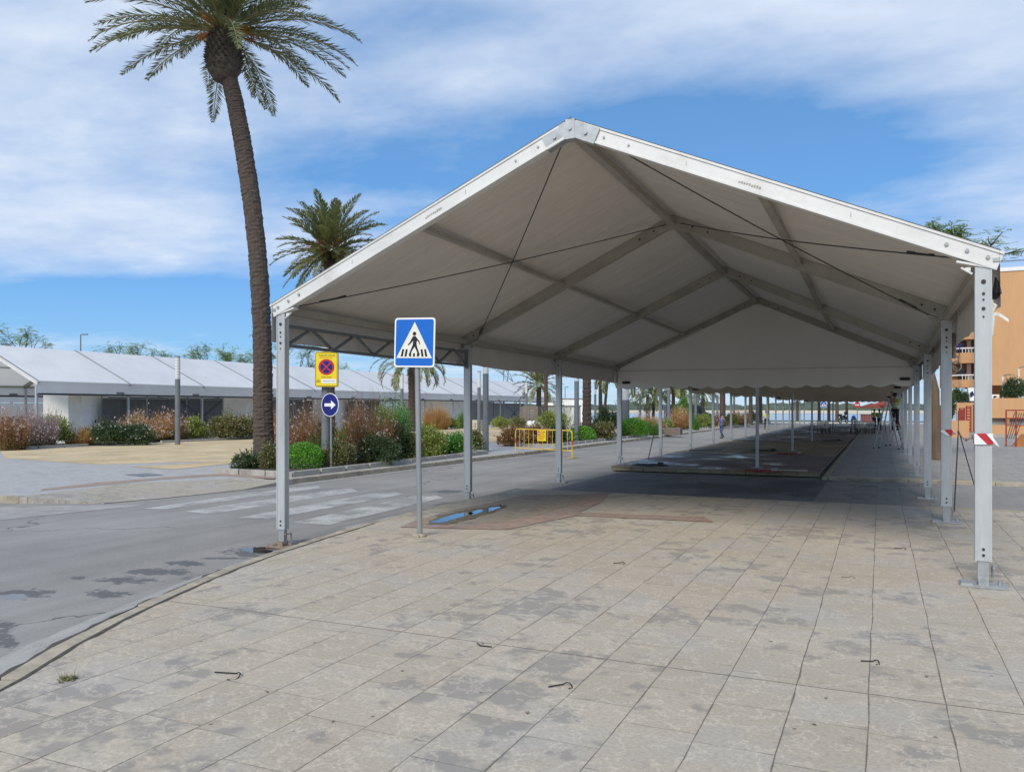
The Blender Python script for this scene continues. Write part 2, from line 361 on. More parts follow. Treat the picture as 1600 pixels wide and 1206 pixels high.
M['mesh2']=mat('grey_screen_mesh',(.22,.22,.215),.8,var=.15,nscale=1.5,stretch=(1,4,.4))
M['trunk']=mat('palm_trunk',(.085,.063,.05),.95,var=.65,nscale=9.,stretch=(1,1,4),bmp=1.)
M['boot']=mat('palm_boot',(.085,.068,.052),.95,var=.75,nscale=9.,bmp=1.)
M['bark']=mat('tree_bark',(.13,.088,.056),.9,var=.35,nscale=5.,stretch=(1,1,.3),bmp=.8)
M['branch']=mat('bare_branch',(.12,.10,.085),.9,var=.3,nscale=5.)
M['frond']=leafmat('palm_leaf',(.055,.075,.028),(.15,.165,.075))
M['frond2']=leafmat('palm_leaf_olive',(.085,.105,.035),(.24,.24,.09))
M['stalk']=leafmat('palm_dry_stalk',(.30,.13,.04),(.46,.24,.08))
M['rachis']=mat('frond_rachis',(.20,.17,.07),.7,var=.2)
M['jac']=leafmat('feathery_leaf',(.05,.085,.03),(.15,.20,.06),.35)
M['jac2']=leafmat('bright_feathery_leaf',(.06,.12,.02),(.24,.33,.06),.4)
G={}
G['mound']=leafmat('bright_hedge_leaf',(.035,.12,.012),(.15,.34,.04))
G['green']=leafmat('green_shrub_leaf',(.025,.095,.015),(.10,.26,.04))
G['darkgreen']=leafmat('dark_shrub_leaf',(.02,.04,.017),(.075,.105,.045))
G['variegated']=leafmat('yellow_green_leaf',(.07,.11,.02),(.30,.33,.09))
G['red']=leafmat('reddish_stem',(.11,.055,.025),(.31,.17,.075))
G['purple']=leafmat('purple_grass',(.17,.12,.12),(.34,.27,.26))
G['tan']=leafmat('tan_grass',(.22,.11,.035),(.42,.26,.10))
G['olive']=leafmat('olive_leaf',(.06,.065,.02),(.19,.18,.07))
G['flower']=leafmat('pale_pink_flower',(.55,.38,.34),(.80,.70,.66),gain=1)
G['whiteflower']=leafmat('white_flower',(.65,.62,.58),(.85,.82,.78),gain=1)
G['stemgreen']=leafmat('green_blade',(.03,.09,.018),(.12,.22,.05))
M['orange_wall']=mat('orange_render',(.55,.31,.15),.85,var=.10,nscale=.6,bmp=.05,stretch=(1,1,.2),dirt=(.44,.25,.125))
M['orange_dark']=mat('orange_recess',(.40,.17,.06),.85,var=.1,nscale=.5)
M['railwhite']=mat('white_rail',(.74,.72,.68),.5,var=.05)
M['glassdark']=mat('dark_glass',(.02,.022,.03),.12,var=.2,spec=.6)
M['awning']=mat('blue_awning',(.012,.014,.10),.7,var=.1)
M['redmetal']=mat('red_painted_metal',(.26,.035,.02),.5,var=.2,dirt=(.17,.03,.02))
M['redwood']=mat('red_brown_wood',(.19,.045,.025),.6,var=.2)
M['van']=mat('van_paint',(.055,.065,.08),.3,var=.1,spec=.5)
M['tyre']=mat('tyre_rubber',(.02,.02,.02),.8,var=.2)
M['plasticwhite']=mat('white_plastic',(.62,.60,.55),.5,var=.06)
M['tabletop']=mat('table_top',(.36,.34,.31),.5,var=.1)
M['skin']=mat('skin',(.38,.22,.15),.55,var=.08)
M['hair']=mat('dark_hair',(.02,.015,.012),.6,var=.2)
M['shirt']=mat('blue_shirt',(.09,.12,.27),.8,var=.15,nscale=8.)
M['jeans']=mat('blue_jeans',(.05,.085,.17),.85,var=.2,nscale=8.)
M['hivis']=mat('hivis_yellow',(.55,.60,.06),.7,var=.1,nscale=8.)
M['hivisdark']=mat('hivis_olive',(.34,.38,.06),.7,var=.1,nscale=8.)
M['hivisgreen']=mat('hivis_green',(.16,.48,.10),.7,var=.1,nscale=8.)
M['trousers']=mat('dark_trousers',(.025,.026,.03),.85,var=.2,nscale=8.)
M['reflect']=mat('reflective_band',(.55,.56,.55),.4,var=.05)
M['water']=mat('lagoon_water',(.38,.43,.45),.25,var=.1,nscale=.05)
M['pale_sand']=mat('pale_beach',(.60,.52,.38),.95,var=.15,nscale=.03)
M['far_green']=mat('far_trees',(.075,.10,.075),.9,var=.4,nscale=.25)
M['cream_band']=mat('promenade_paving',(.60,.57,.50),.85,var=.1,nscale=.3)
M['wetdeck']=None
def deckmat(name, ca, cb, wet):
    m,nt,bs=nmat(name); v=obj_vec(nt); sx=N(nt,'ShaderNodeSeparateXYZ'); L(nt,v,sx.inputs[0])
    x=math_(nt,'DIVIDE',sx.outputs['X'],1.22); y=math_(nt,'DIVIDE',sx.outputs['Y'],2.44)
    cv=N(nt,'ShaderNodeCombineXYZ'); L(nt,math_(nt,'FLOOR',x),cv.inputs[0]); L(nt,math_(nt,'FLOOR',y),cv.inputs[1])
    w=N(nt,'ShaderNodeTexWhiteNoise',noise_dimensions='2D'); L(nt,cv.outputs[0],w.inputs['Vector'])
    n1=noise(nt,v,.5,5,.6); n2=noise(nt,v,6.,5,.7)
    base=mix(nt,w.outputs['Value'],ca,cb)
    base=mix(nt,ramp(nt,n2,[(.4,0.),(.7,.5)]),base,tuple(q*.6 for q in ca))
    fx=math_(nt,'FRACT',x); ex=math_(nt,'MINIMUM',fx,math_(nt,'SUBTRACT',1.,fx)); fy=math_(nt,'FRACT',y); ey=math_(nt,'MINIMUM',fy,math_(nt,'SUBTRACT',1.,fy))
    e=math_(nt,'MINIMUM',math_(nt,'MULTIPLY',ex,1.22),math_(nt,'MULTIPLY',ey,2.44))
    base=mix(nt,ramp(nt,e,[(.008,.9),(.014,0.)]),base,(.02,.018,.015))
    L(nt,base,bs.inputs['Base Color'])
    L(nt,ramp(nt,n1,[(.45,.75),(.6,.75-.55*wet)]),bs.inputs['Roughness']); bs.inputs['Specular IOR Level'].default_value=.45
    return m
M['deck_wet']=deckmat('wet_deck_panel',(.16,.125,.12),(.23,.19,.185),1.)
M['deck_dry']=deckmat('tan_deck_panel',(.20,.155,.09),(.34,.27,.17),.2)

# ------------------------------------------------------------------ camera, sky, sun
cam=bpy.data.cameras.new('camera'); co=bpy.data.objects.new('camera',cam); col.objects.link(co)
cam.sensor_width=36; cam.lens=F/1600*36; cam.shift_y=(CY-603)/1600; cam.clip_end=9000; cam.clip_start=.05
co.location=(0,0,CH); co.rotation_euler=(R(90),0,YAW); sc.camera=co
sc.view_settings.view_transform='Standard'; sc.view_settings.look='None'; sc.view_settings.exposure=0.26; sc.view_settings.gamma=1
SUN_EL, SUN_AZ = R(43), R(182)      # azimuth clockwise from +Y
w=bpy.data.worlds.new('World'); sc.world=w; w.use_nodes=True; nt=w.node_tree
bg=nt.nodes['Background']; bg.inputs['Strength'].default_value=.10
sky=N(nt,'ShaderNodeTexSky',sky_type='NISHITA'); sky.sun_disc=False; sky.sun_elevation=SUN_EL; sky.sun_rotation=SUN_AZ; sky.ozone_density=2.2; sky.dust_density=.3; sky.air_density=1.0
tc=N(nt,'ShaderNodeTexCoord'); nv=N(nt,'ShaderNodeVectorMath',operation='NORMALIZE'); L(nt,tc.outputs['Generated'],nv.inputs[0])
sx=N(nt,'ShaderNodeSeparateXYZ'); L(nt,nv.outputs[0],sx.inputs[0])
den=math_(nt,'ADD',math_(nt,'MAXIMUM',sx.outputs['Z'],0.),.10)
cv=N(nt,'ShaderNodeCombineXYZ'); L(nt,math_(nt,'DIVIDE',sx.outputs['X'],den),cv.inputs[0]); L(nt,math_(nt,'DIVIDE',sx.outputs['Y'],den),cv.inputs[1])
mp=N(nt,'ShaderNodeMapping'); mp.inputs['Rotation'].default_value=(0,0,R(-20)); mp.inputs['Scale'].default_value=(.75,1.0,1.); mp.inputs['Location'].default_value=(3.1,1.7,0.); L(nt,cv.outputs[0],mp.inputs['Vector'])
c1=noise(nt,mp.outputs[0],.9,9,.60)
c2=noise(nt,mp.outputs[0],2.6,7,.58)
def blob(px,py,w,h):     # a soft cloud or clear patch centred on one direction of the real sky
    d0=at_depth(px,py,1.0)-V((0,0,CH)); d0.normalize()
    rt=V((_c,_s,0)); up=V((0,0,1))
    rt=(rt-d0*rt.dot(d0)).normalized(); up=rt.cross(d0).normalized()*1.0
    da=N(nt,'ShaderNodeVectorMath',operation='DOT_PRODUCT'); L(nt,nv.outputs[0],da.inputs[0]); da.inputs[1].default_value=rt
    db=N(nt,'ShaderNodeVectorMath',operation='DOT_PRODUCT'); L(nt,nv.outputs[0],db.inputs[0]); db.inputs[1].default_value=up
    df=N(nt,'ShaderNodeVectorMath',operation='DOT_PRODUCT'); L(nt,nv.outputs[0],df.inputs[0]); df.inputs[1].default_value=d0
    a=math_(nt,'DIVIDE',da.outputs['Value'],w/F); b=math_(nt,'DIVIDE',db.outputs['Value'],h/F)
    q=math_(nt,'ADD',math_(nt,'MULTIPLY',a,a),math_(nt,'MULTIPLY',b,b))
    e=math_(nt,'POWER',2.718,math_(nt,'MULTIPLY',q,-1.))
    return math_(nt,'MULTIPLY',e,math_(nt,'GREATER_THAN',df.outputs['Value'],0.))
dens=math_(nt,'ADD',math_(nt,'MULTIPLY',math_(nt,'SUBTRACT',c1,.5),1.1),math_(nt,'MULTIPLY',math_(nt,'SUBTRACT',c2,.5),.8))
dens=math_(nt,'ADD',dens,.42)
for px,py,bw,bh,amp in ((60,170,330,230,.36),(420,60,300,120,.10),(740,115,150,55,.32),(1250,-20,560,95,.42),(1590,330,150,90,.34),(160,370,420,50,.28),(1480,150,160,60,.18),(300,470,90,14,.32),(60,492,110,12,.25),
                        (180,470,620,50,-.62),(1130,250,330,100,-.46),(900,210,200,70,-.20),(690,15,110,45,-.35),(1330,190,160,60,-.22),(560,250,170,90,-.14),(800,500,700,70,-.25),(1420,300,120,50,-.22)):
    dens=math_(nt,'ADD',dens,math_(nt,'MULTIPLY',blob(px,py,bw,bh),amp))
cm=ramp(nt,dens,[(.12,0.),(.45,.42),(.80,.80),(1.1,.93)])
cloudc=ramp(nt,c2,[(.25,(4.7,5.7,7.4)),(.55,(6.0,6.8,8.1)),(.8,(7.4,7.9,8.6))])
air=ramp(nt,math_(nt,'MAXIMUM',sx.outputs['Z'],0.),[(0.,(3.3,5.9,7.9)),(.06,(1.75,4.5,8.0)),(.15,(1.15,3.55,7.7)),(.35,(1.0,2.8,6.0)),(1.,(.7,2.0,4.6))])
skc=mix(nt,.78,sky.outputs[0],air)
L(nt,mix(nt,cm,skc,cloudc),bg.inputs['Color'])
sl=bpy.data.lights.new('sun','SUN'); sl.energy=2.9; sl.angle=R(26); sl.color=(1,.95,.87)
so=bpy.data.objects.new('sun',sl); col.objects.link(so); so.location=(20,-20,60)
sd=V((math.sin(SUN_AZ)*math.cos(SUN_EL),math.cos(SUN_AZ)*math.cos(SUN_EL),math.sin(SUN_EL)))
so.rotation_euler=sd.to_track_quat('Z','Y').to_euler()

# ------------------------------------------------------------------ ground, road, pavements
ZR, ZP, ZF = -.20, -.06, -.12       # road, plaza (left), far pavement
def S(mb,name,m,**k): return tag(mb.build(name,m,**k),kind='structure')
S(MB().sheet([(-3000,-60),(3000,-60),(3000,6000),(-3000,6000)],-.34),'ground',M['terrain'])
S(MB().sheet([(-90,-50),(70,-50),(70,112),(-90,112)],ZR),'road',M['asphalt'])
kn=[(-1.6,-7),(-2.6,-3.5),(-3.6,-.6),(-4.45,1.5),(-5.35,3.52),(-5.69,4.15),(-6.03,4.92),(-6.33,5.75),(-6.72,6.99),(-6.95,8.09),(-7.14,9.2),(-7.33,10.6),(-7.4,11.9),(-7.44,13.6),(-7.44,15.2),(-7.43,16.55)]
def offset(pl,d):
    out=[]
    for i,p in enumerate(pl):
        a=V((*pl[max(i-1,0)],0)); b=V((*pl[min(i+1,len(pl)-1)],0)); t=(b-a).normalized(); out.append((p[0]+t.y*d,p[1]-t.x*d))
    return out
kin=offset(kn,.16)
S(MB().prism(kin+[(40,16.6),(40,-7)],-.32,0.),'near_pavement',M['pave'])
ks=MB()
rk=random.Random(3)
for i in range(len(kn)-1):
    n=max(1,round((V(kn[i+1])-V(kn[i])).length/.5))
    for k in range(n):
        t0=k/n+.004; t1=(k+1)/n-.004; lp=lambda a,b,t:(a[0]+(b[0]-a[0])*t,a[1]+(b[1]-a[1])*t)
        ks.prism([lp(kn[i],kn[i+1],t0),lp(kn[i],kn[i+1],t1),lp(kin[i],kin[i+1],t1),lp(kin[i],kin[i+1],t0)],-.32,-.004+rk.uniform(-.008,.008))
S(ks,'near_kerb',M['kerb'],bevel=.012)
def ribbon(pl,d0,d1,z,jit=0,seed=1):
    rr=random.Random(seed); dn=[]
    for i in range(len(pl)-1):
        n=max(1,round((V(pl[i+1])-V(pl[i])).length/.15))
        for k in range(n): dn.append((pl[i][0]+(pl[i+1][0]-pl[i][0])*k/n,pl[i][1]+(pl[i+1][1]-pl[i][1])*k/n))
    dn.append(pl[-1]); a=offset(dn,d0); b=offset(dn,d1); m_=MB(); n=len(dn)
    vs=[(x,y,z) for x,y in a]+[(x+rr.uniform(-jit,jit),y+rr.uniform(-jit,jit),z) for x,y in b]
    m_.add(vs,[(i,n+i,n+i+1,i+1) if d1<d0 else (i,i+1,n+i+1,n+i) for i in range(n-1)])
    return m_
def apron(pl,w0,w1,za,zb_,jit,seed,taper=0):
    m_=ribbon(pl,w0,w1,0,jit,seed); n=len(m_.v)//2; vs=[]
    for i,v in enumerate(m_.v):
        k=i%n; f=1-max(0,(k-n*(1-taper))/(n*taper)) if taper else 1
        if i<n: vs.append((v[0],v[1],za))
        else:
            a=m_.v[k]; vs.append((a[0]+(v[0]-a[0])*f,a[1]+(v[1]-a[1])*f,zb_+(za-zb_)*(1-f)))
    m_.v=vs; return m_
S(apron(kn[:12],.0,-.62,-.012,ZR+.004,.02,1,.35),'gutter',M['gutter'])
S(apron(kn[:9],.0,-.075,-.008,-.026,.03,5),'gutter_dirt',M['dirt'])
S(ribbon(kn[10:],.0,-.40,ZR+.004,.025),'gutter',M['gutter'])
S(ribbon(kn[:12],.15,.185,.004,.014,6),'kerb_joint',M['dirt'])
# tactile crossing tiles on the near pavement
T=lambda pts,z: [tuple(at_z(x,y,z)[:2]) for x,y in pts]
S(MB().sheet(T([(652,812),(706,797),(770,785),(815,774.5),(925,771.5),(905,786),(845,805),(775,817),(700,821)],0),.004),'tactile_paving',M['tactile'])
S(MB().sheet(T([(625,824),(652,812),(700,821),(775,817),(845,805),(905,786),(925,771.5),(952,771),(940,784),(905,801),(1100,808),(1115,816),(900,806),(850,816),(792,828)],0),.008),'red_tactile_paving',M['tactile_red'])
pz_=MB()
for pl_ in ([(670,817.5),(690,810),(712,803.5),(733,800.5),(739,803),(728,807),(708,812.5),(690,817)],[(731,802),(744,797.5),(754,796.5),(757,799),(745,803.5),(733,806)],[(756,797),(768,793.5),(780,792),(783,793.5),(772,797.5),(758,801)]):
    q=[V((*p,0)) for p in T(pl_,0)]; out=[]; rr=random.Random(len(pz_.v))
    for i in range(len(q)):
        for k in range(6): p=q[i].lerp(q[(i+1)%len(q)],k/6); out.append((p.x+rr.gauss(0,.012),p.y+rr.gauss(0,.02)))
    pz_.sheet(out,.012)
S(pz_,'puddle',M['puddle'])
dmp=MB()
q=[V((*p,0)) for p in T([(662,820),(690,806),(730,797),(785,789),(792,793),(765,802),(735,811),(700,820)],0)]; out=[]; rr=random.Random(9)
for i in range(len(q)):
    for k in range(10): p=q[i].lerp(q[(i+1)%len(q)],k/10); out.append((p.x+rr.gauss(0,.03),p.y+rr.gauss(0,.04)))
S(dmp.sheet(out,.0095),'wet_patch',M['damp'])
# crossroad strip under the first tent
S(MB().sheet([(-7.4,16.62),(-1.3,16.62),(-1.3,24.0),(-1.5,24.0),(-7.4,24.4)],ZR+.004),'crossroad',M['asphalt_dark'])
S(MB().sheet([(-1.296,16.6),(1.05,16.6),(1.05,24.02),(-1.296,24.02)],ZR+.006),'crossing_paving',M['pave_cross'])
S(MB().sheet([(.6,16.44),(38,16.44),(38,16.56),(.6,16.56)],.004),'yellow_edge_line',M['yellow_line'])
# far pavement
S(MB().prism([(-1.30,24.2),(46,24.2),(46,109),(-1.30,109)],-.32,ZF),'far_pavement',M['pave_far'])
fk=MB()
for k in range(85): fk.prism([(-1.47,24.05+k),(-1.47,25.04+k),(-1.31,25.04+k),(-1.31,24.05+k)],-.32,ZF+.006)
for k in range(45): fk.prism([(-1.3+k,24.03),(-.31+k,24.03),(-.31+k,24.19),(-1.3+k,24.19)],-.32,ZF+.006)
S(fk,'far_kerb',M['kerb'],bevel=.012)
S(MB().sheet([(-1.3,24.2),(38,24.2),(38,24.42),(-1.3,24.42)],ZF+.004),'yellow_edge_line',M['yellow_line'])
# plaza on the left, with its kerb and the dropped crossing ramp
kl=[(-60,9.6),(-34,10.2),(-22,10.6),(-17.6,10.9),(-16.4,11.2)]
kr=[(-14.0,17.0),(-13.95,19),(-13.85,22),(-13.7,26),(-13.55,30),(-13.45,38),(-13.3,47),(-13.3,62),(-13.3,78),(-13.2,95),(-12.8,104)]
S(MB().prism([(x,y+.165) for x,y in kl]+[(-16.9,14.2),(-14.9,17.2)]+[(x-.16,y) for x,y in kr]+[(-12.8,109),(-90,109),(-90,9.4)],-.32,ZP),'plaza',M['pave_plaza'])
rmp=MB(); rmp.add([(-16.4,11.2,ZP),(-14.75,11.9,ZR+.012),(-14.35,13.2,ZR+.012),(-14.1,15.2,ZR+.012),(-14.0,17.0,ZP),(-14.9,17.2,ZP),(-16.9,14.2,ZP)],[(0,1,2,6),(2,3,5,6),(3,4,5)]); rmp.add([(-16.4,11.2,ZP),(-16.4,11.2,-.3),(-14.75,11.9,-.3),(-14.75,11.9,ZR+.012)],[(0,1,2,3)]); rmp.add([(-14.1,15.2,ZR+.012),(-14.1,15.2,-.3),(-14.0,17.0,-.3),(-14.0,17.0,ZP)],[(0,1,2,3)])
S(rmp,'dropped_kerb_ramp',M['ramp'])
S(MB().sheet(T([(66,764),(150,754),(300,742.5),(345,740),(436,745),(428,748),(345,743.5),(250,749.5),(140,760),(62,767)],ZP),ZP+.004),'red_tactile_paving',M['tactile_red'])
pk=MB()
def kerbrun(pl,w,z1):
    q=offset(pl,-w)
    for i in range(len(pl)-1):
        n=max(1,round((V(pl[i+1])-V(pl[i])).length/1.0))
        for k in range(n):
            t0=k/n+.004; t1=(k+1)/n-.004; lp=lambda a,b,t:(a[0]+(b[0]-a[0])*t,a[1]+(b[1]-a[1])*t)
            pk.prism([lp(pl[i],pl[i+1],t0),lp(pl[i],pl[i+1],t1),lp(q[i],q[i+1],t1),lp(q[i],q[i+1],t0)],-.32,z1)
kerbrun([(x,y) for x,y in kl],.16,ZP+.006); kerbrun(kr,.16,ZP+.006)
S(pk,'plaza_kerb',M['kerb'],bevel=.012)
S(ribbon([kr[0]]+kr[1:],.0,.28,ZR+.004,.02),'gutter',M['gutter'])
S(MB().sheet(T([(-200,812),(-200,798),(60,790.5),(168,789),(228,788),(205,792),(110,801),(0,813)],ZR),ZR+.004),'gutter',M['gutter'])
S(MB().sheet([(-34.6,22.8),(-29.4,19.5),(-23.3,18.6),(-21.6,20.8),(-19.4,23.0),(-18.9,30),(-18.6,72),(-34.2,72)],ZP+.004),'sand',M['sand'])
S(MB().sheet(T([(205,729.5),(270,733.5),(364,724.5),(368,719),(300,724)],ZP),ZP+.008),'sand',M['sand'])
mh=MB().sheet(T([(195,742),(228,739.5),(256,742),(222,744.5)],ZP),ZP+.010); S(mh,'manhole_cover',M['lamp_grey'])
# zebra crossing: five worn white bars
zb=[[(222,795),(262,795.5),(500,762.5),(498,759),(455,762)],[(288,799),(330,803),(560,768),(548,763),(510,767)],[(370,809),(420,811),(632,772),(618,769),(585,770)],
    [(455,817),(515,820),(692,778),(682,774),(640,776)],[(532,825),(588,828.5),(768,783),(752,779),(715,784)]]
zm=MB()
for q in zb: zm.sheet(T(q,ZR),ZR+.004)
S(zm,'zebra_crossing',M['paint'])
# far shore: promenade, lagoon, sand flats and woods
S(MB().sheet([(-300,112),(300,112),(300,122),(-300,122)],-.196),'promenade',M['cream_band'])
S(MB().sheet([(-1500,122),(1500,122),(1500,136),(-1500,136)],-.22),'shore_grass',M['far_green'])
S(MB().sheet([(-2500,136),(2500,136),(2500,300),(-2500,300)],-.24),'lagoon',M['water'])
S(MB().sheet([(-2500,300),(2500,300),(2500,900),(-2500,900)],-.20),'far_beach',M['pale_sand'])
tm=MB(); rt_=random.Random(4)
for k in range(420):
    x=rt_.uniform(-700,520); y=rt_.uniform(640,800); r=rt_.uniform(4,9)
    tm.ball((x,y,-.3),r,7,5,rt_.uniform(1,2.2),1,rt_.uniform(.5,.9))
tag(tm.build('far_woods',M['far_green']),'dark low line of far trees along the horizon beyond the water','woods',kind='stuff')

# ------------------------------------------------------------------ marquees
TX=(-7.81,.945)
def lerp(a,b,t): return tuple(a[i]+(b[i]-a[i])*t for i in range(3))
def marquee(label, group, frames, XL, XR, roofm, first=True, gable=False, centre=True, detail=False, inner=None, valance=(.34,.2), front_valance=False, clothm=None):
    inner=inner or M['rafter_in']; XA=(XL+XR)/2; H=.19
    f0=frames[0]; root=thing('marquee_tent',label,'marquee',(XA,f0['yl'],min(f0['bl'],f0['br'])),group)
    rr=random.Random(int(f0['yl']*10+XL))
    for f in frames:
        f['eL']=V((XL,f['yl'],f['zl'])); f['eR']=V((XR,f['yr'],f['zr'])); f['A']=V((XA,(f['yl']+f['yr'])/2,f['za']))
    for i,f in enumerate(frames):
        if i==0 and not first: continue
        front=detail and i==0
        for e,X,b in ((f['eL'],XL,f['bl']),(f['eR'],XR,f['br'])):
            sg=-1 if X==XL else 1
            d=(f['A']-e).normalized(); n=V((-d.z,0,d.x)) if d.x>0 else V((d.z,0,-d.x))
            a=e-d*.12+n*(H/2); z=f['A']+n*(H/2); m_=MB()
            m_.beam(a,z,.10,H-.02,up=n); m_.beam(a+n*(H/2-.013),z+n*(H/2-.013),.124,.026,up=n); m_.beam(a-n*(H/2-.013),z-n*(H/2-.013),.124,.026,up=n)
            m_.cm=1
            if front:
                for t in (.10,.30,.50) : m_.tube([a+d*(t+.02)+V((0,-.066,0)),a+d*(t+.02)+V((0,-.044,0))],.020,8)
                m_.box(a+d*.04+V((0,-.055,0)),(.06,.012,.035))
                for t in (.42,.75): m_.tube([z-d*t+V((0,-.066,0)),z-d*t+V((0,-.044,0))],.014,8)
                for t in (1.5,3.4): m_.box(a+d*t+V((0,-.0525,0)),(.006,.006,.05))
            elif detail:
                for t in (.14,.34,.54): m_.tube([a+d*t+V((0,-.062,0)),a+d*t+V((0,-.044,0))],.018,8)
                for t in (.35,.65): m_.tube([z-d*t+V((0,-.062,0)),z-d*t+V((0,-.044,0))],.018,8)
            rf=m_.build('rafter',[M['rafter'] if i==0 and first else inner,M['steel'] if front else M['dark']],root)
            # post with narrower foot and base plate
            pt=MB(); pb=b+.26; top=e.z-.005
            pt.box((X,e.y,(pb+top)/2),(.125,.088,top-pb))
            if detail:
                for sx_ in (-1,1):
                    for sy_ in (-1,1): pt.box((X+sx_*.066,e.y+sy_*.035,(pb+top)/2),(.016,.030,top-pb))
            if detail:
                pt.cm=1
                for t,r in ((.15,.022),(.27,.014),(.33,.010),(.42,.017),(.5,.009)): pt.tube([(X,e.y-.054,top-t),(X,e.y-.044,top-t)],r,10)
                for t in (.06,.12,): pt.tube([(X,e.y-.052,pb+t),(X,e.y-.044,pb+t)],.014,8)
            po=pt.build('post',[M['alum'],M['dark']],root)
            ft=MB().box((X,e.y,b+.16),(.10,.068,.22)); ft.build('foot',M['steel'],po)
            bp=MB().box((X,e.y,b+.014),(.42,.24,.022)); bp.box((X,e.y,b+.055),(.09,.12,.07))
            if detail:
                bp.box((X-.15,e.y,b+.031),(.10,.20,.016)); bp.tube([(X+.09,e.y-.06,b+.20),(X+.09,e.y+.07,b+.20),(X+.09,e.y+.08,b+.08)],.012,6)
                bp.tube([(X+.15,e.y,b+.02),(X+.15,e.y,b+.075)],.02,8)
            bp.build('base_plate',M['rust'] if (front and sg<0) else M['steel'],po)
            if detail:
                kb=MB().beam(V((X-sg*.24,e.y,top+.0))+V((0,0,.07)),V((X+sg*.06,e.y,top-.012)),.11,.022)
                kb.box((X-sg*.14,e.y-.05,top-.02),(.05,.03,.04)); kb.tube([(X-sg*.10,e.y-.06,top-.07),(X-sg*.2,e.y-.06,top-.0)],.012,6)
                kb.build('knee_bracket',M['rafter'] if front else inner,root)
        bk=MB(); A=f['A']
        for sx_ in(-1,1): bk.beam(A+V((0,0,H*.5)),A+V((sx_*.34,0,H*.5-.34*(f['za']-f['zl'])/(XA-XL))),.130+.003*sx_,H*1.02)
        bk.box((A.x,A.y,A.z+H*.4),(.12,.140,.24))
        if detail:
            for sx_ in(-.2,0,.2): bk.tube([(A.x+sx_,A.y-.085,A.z+.08-abs(sx_)*.4),(A.x+sx_,A.y-.05,A.z+.08-abs(sx_)*.4)],.024,8)
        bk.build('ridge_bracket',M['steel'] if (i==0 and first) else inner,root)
    for i in range(len(frames)-1):
        f,g=frames[i],frames[i+1]; up=V((0,0,H*.62))
        pairs=[(f['A']+V((0,0,.06)),g['A']+V((0,0,.06)),.11,.09)]
        for e in('eL','eR'):
            mid=lambda q:q['A'].lerp(q[e],.5)+V((0,0,.10))
            pairs.append((mid(f),mid(g),.085,.07)); pairs.append((f[e]+V((0,0,.05)),g[e]+V((0,0,.05)),.08,.10))
        for a,b,w_,h_ in pairs:
            t=(b-a).normalized(); MB().beam(a+t*.067,b-t*.067,w_,h_).build('purlin',inner,root)
        nu,nv=(26,14)
        for e in('eL','eR'):
            sg=-1 if e=='eL' else 1; m_=MB(); vs=[]
            slope=(f['za']-f[e].z)/abs(XA-f[e].x); out=V((sg*.15,0,-.15*slope))
            for u in range(nu+1):
                for v in range(nv+1):
                    s_=u/nu; t=v/nv
                    p0=f['A'].lerp(f[e]+out,t); p1=g['A'].lerp(g[e]+out,t)
                    if i==0 and first: p0=p0+V((0,-.07,0))
                    p=p0.lerp(p1,s_)
                    sag=math.sin(math.pi*s_)
                    z_=H*1.06+.012-.030*sag*(.5+.5*math.sin(math.pi*t))-.018*sag*math.sin(9*s_+7*t+i)*math.sin(math.pi*t)
                    vs.append(p+V((0,0,z_)))
            fs=[(u*(nv+1)+v,u*(nv+1)+v+1,(u+1)*(nv+1)+v+1,(u+1)*(nv+1)+v) for u in range(nu) for v in range(nv)]
            m_.add(vs,fs if sg<0 else [q[::-1] for q in fs]); m_.build('roof_panel',roofm,root,smooth=True)
            m_=MB(); vs=[]; nu2=34
            for u in range(nu2+1):
                s_=u/nu2; p=(f[e]+out).lerp(g[e]+out,s_)
                if i==0 and first: p=p+V((0,-.07*(1-s_),0))
                wv=.012*math.sin(s_*31+i)+.008*math.sin(s_*77)
                zb_=-valance[0]-valance[1]*0+.014*math.sin(s_*9+i)
                for q in range(4):
                    t=q/3; vs.append(p+V((sg*(-.012+(wv+.01)*t),0,(H*1.06+.035)*(1-t)+zb_*t)))
            fs=[(u*4+q,u*4+q+1,(u+1)*4+q+1,(u+1)*4+q) for u in range(nu2) for q in range(3)]
            m_.add(vs,fs); m_.build('valance',roofm,root,smooth=True)
    if roofm is M['roof_far']:
        for i,f in enumerate(frames):
            for e,sg in(('eL',-1),('eR',1)):
                o=V((sg*.13,0,-.13*(f['za']-f['zl'])/(XR-XA))); MB().beam(f['A']+V((0,0,H*1.06+.03)),f[e]+o+V((0,0,H*1.06+.03)),.05,.02).build('roof_seam',M['truss'],root)
                if i: g=frames[i-1]; MB().beam(g[e]+o*1.1+V((0,0,-.44)),f[e]+o*1.1+V((0,0,-.44)),.07,.09).build('hem_bar',M['dark'],root)
                if i: MB().box(f[e].lerp(g[e],.12)+o*1.0+V((sg*.03,0,-.33)),(.03,.5,.10)).build('name_plate',M['lamp_grey'],root)
    if gable:
        f=frames[-1]; y=f['yl']; nx=180; vs=[]; zb_=min(f['zl'],f['zr'])-.52
        for k in range(nx+1):
            x=XL-.02+(XR-XL+.04)*k/nx; t=min(1,abs(x-XA)/(XR-XA))
            zt=f['za']+.05+(f['zl']-f['za'])*t; bt=zb_-.085*abs(math.sin((x-XL)*math.pi/.58))+.01*math.sin(x*3)
            for q in range(6): vs.append((x,y-.075+.012*math.sin(x*5+q)*q/5,zt+(bt-zt)*q/5))
        m_=MB().add(vs,[(k*6+q,k*6+q+1,(k+1)*6+q+1,(k+1)*6+q) for k in range(nx) for q in range(5)])
        gp=m_.build('gable_panel',clothm or M['gable'],root,smooth=True)
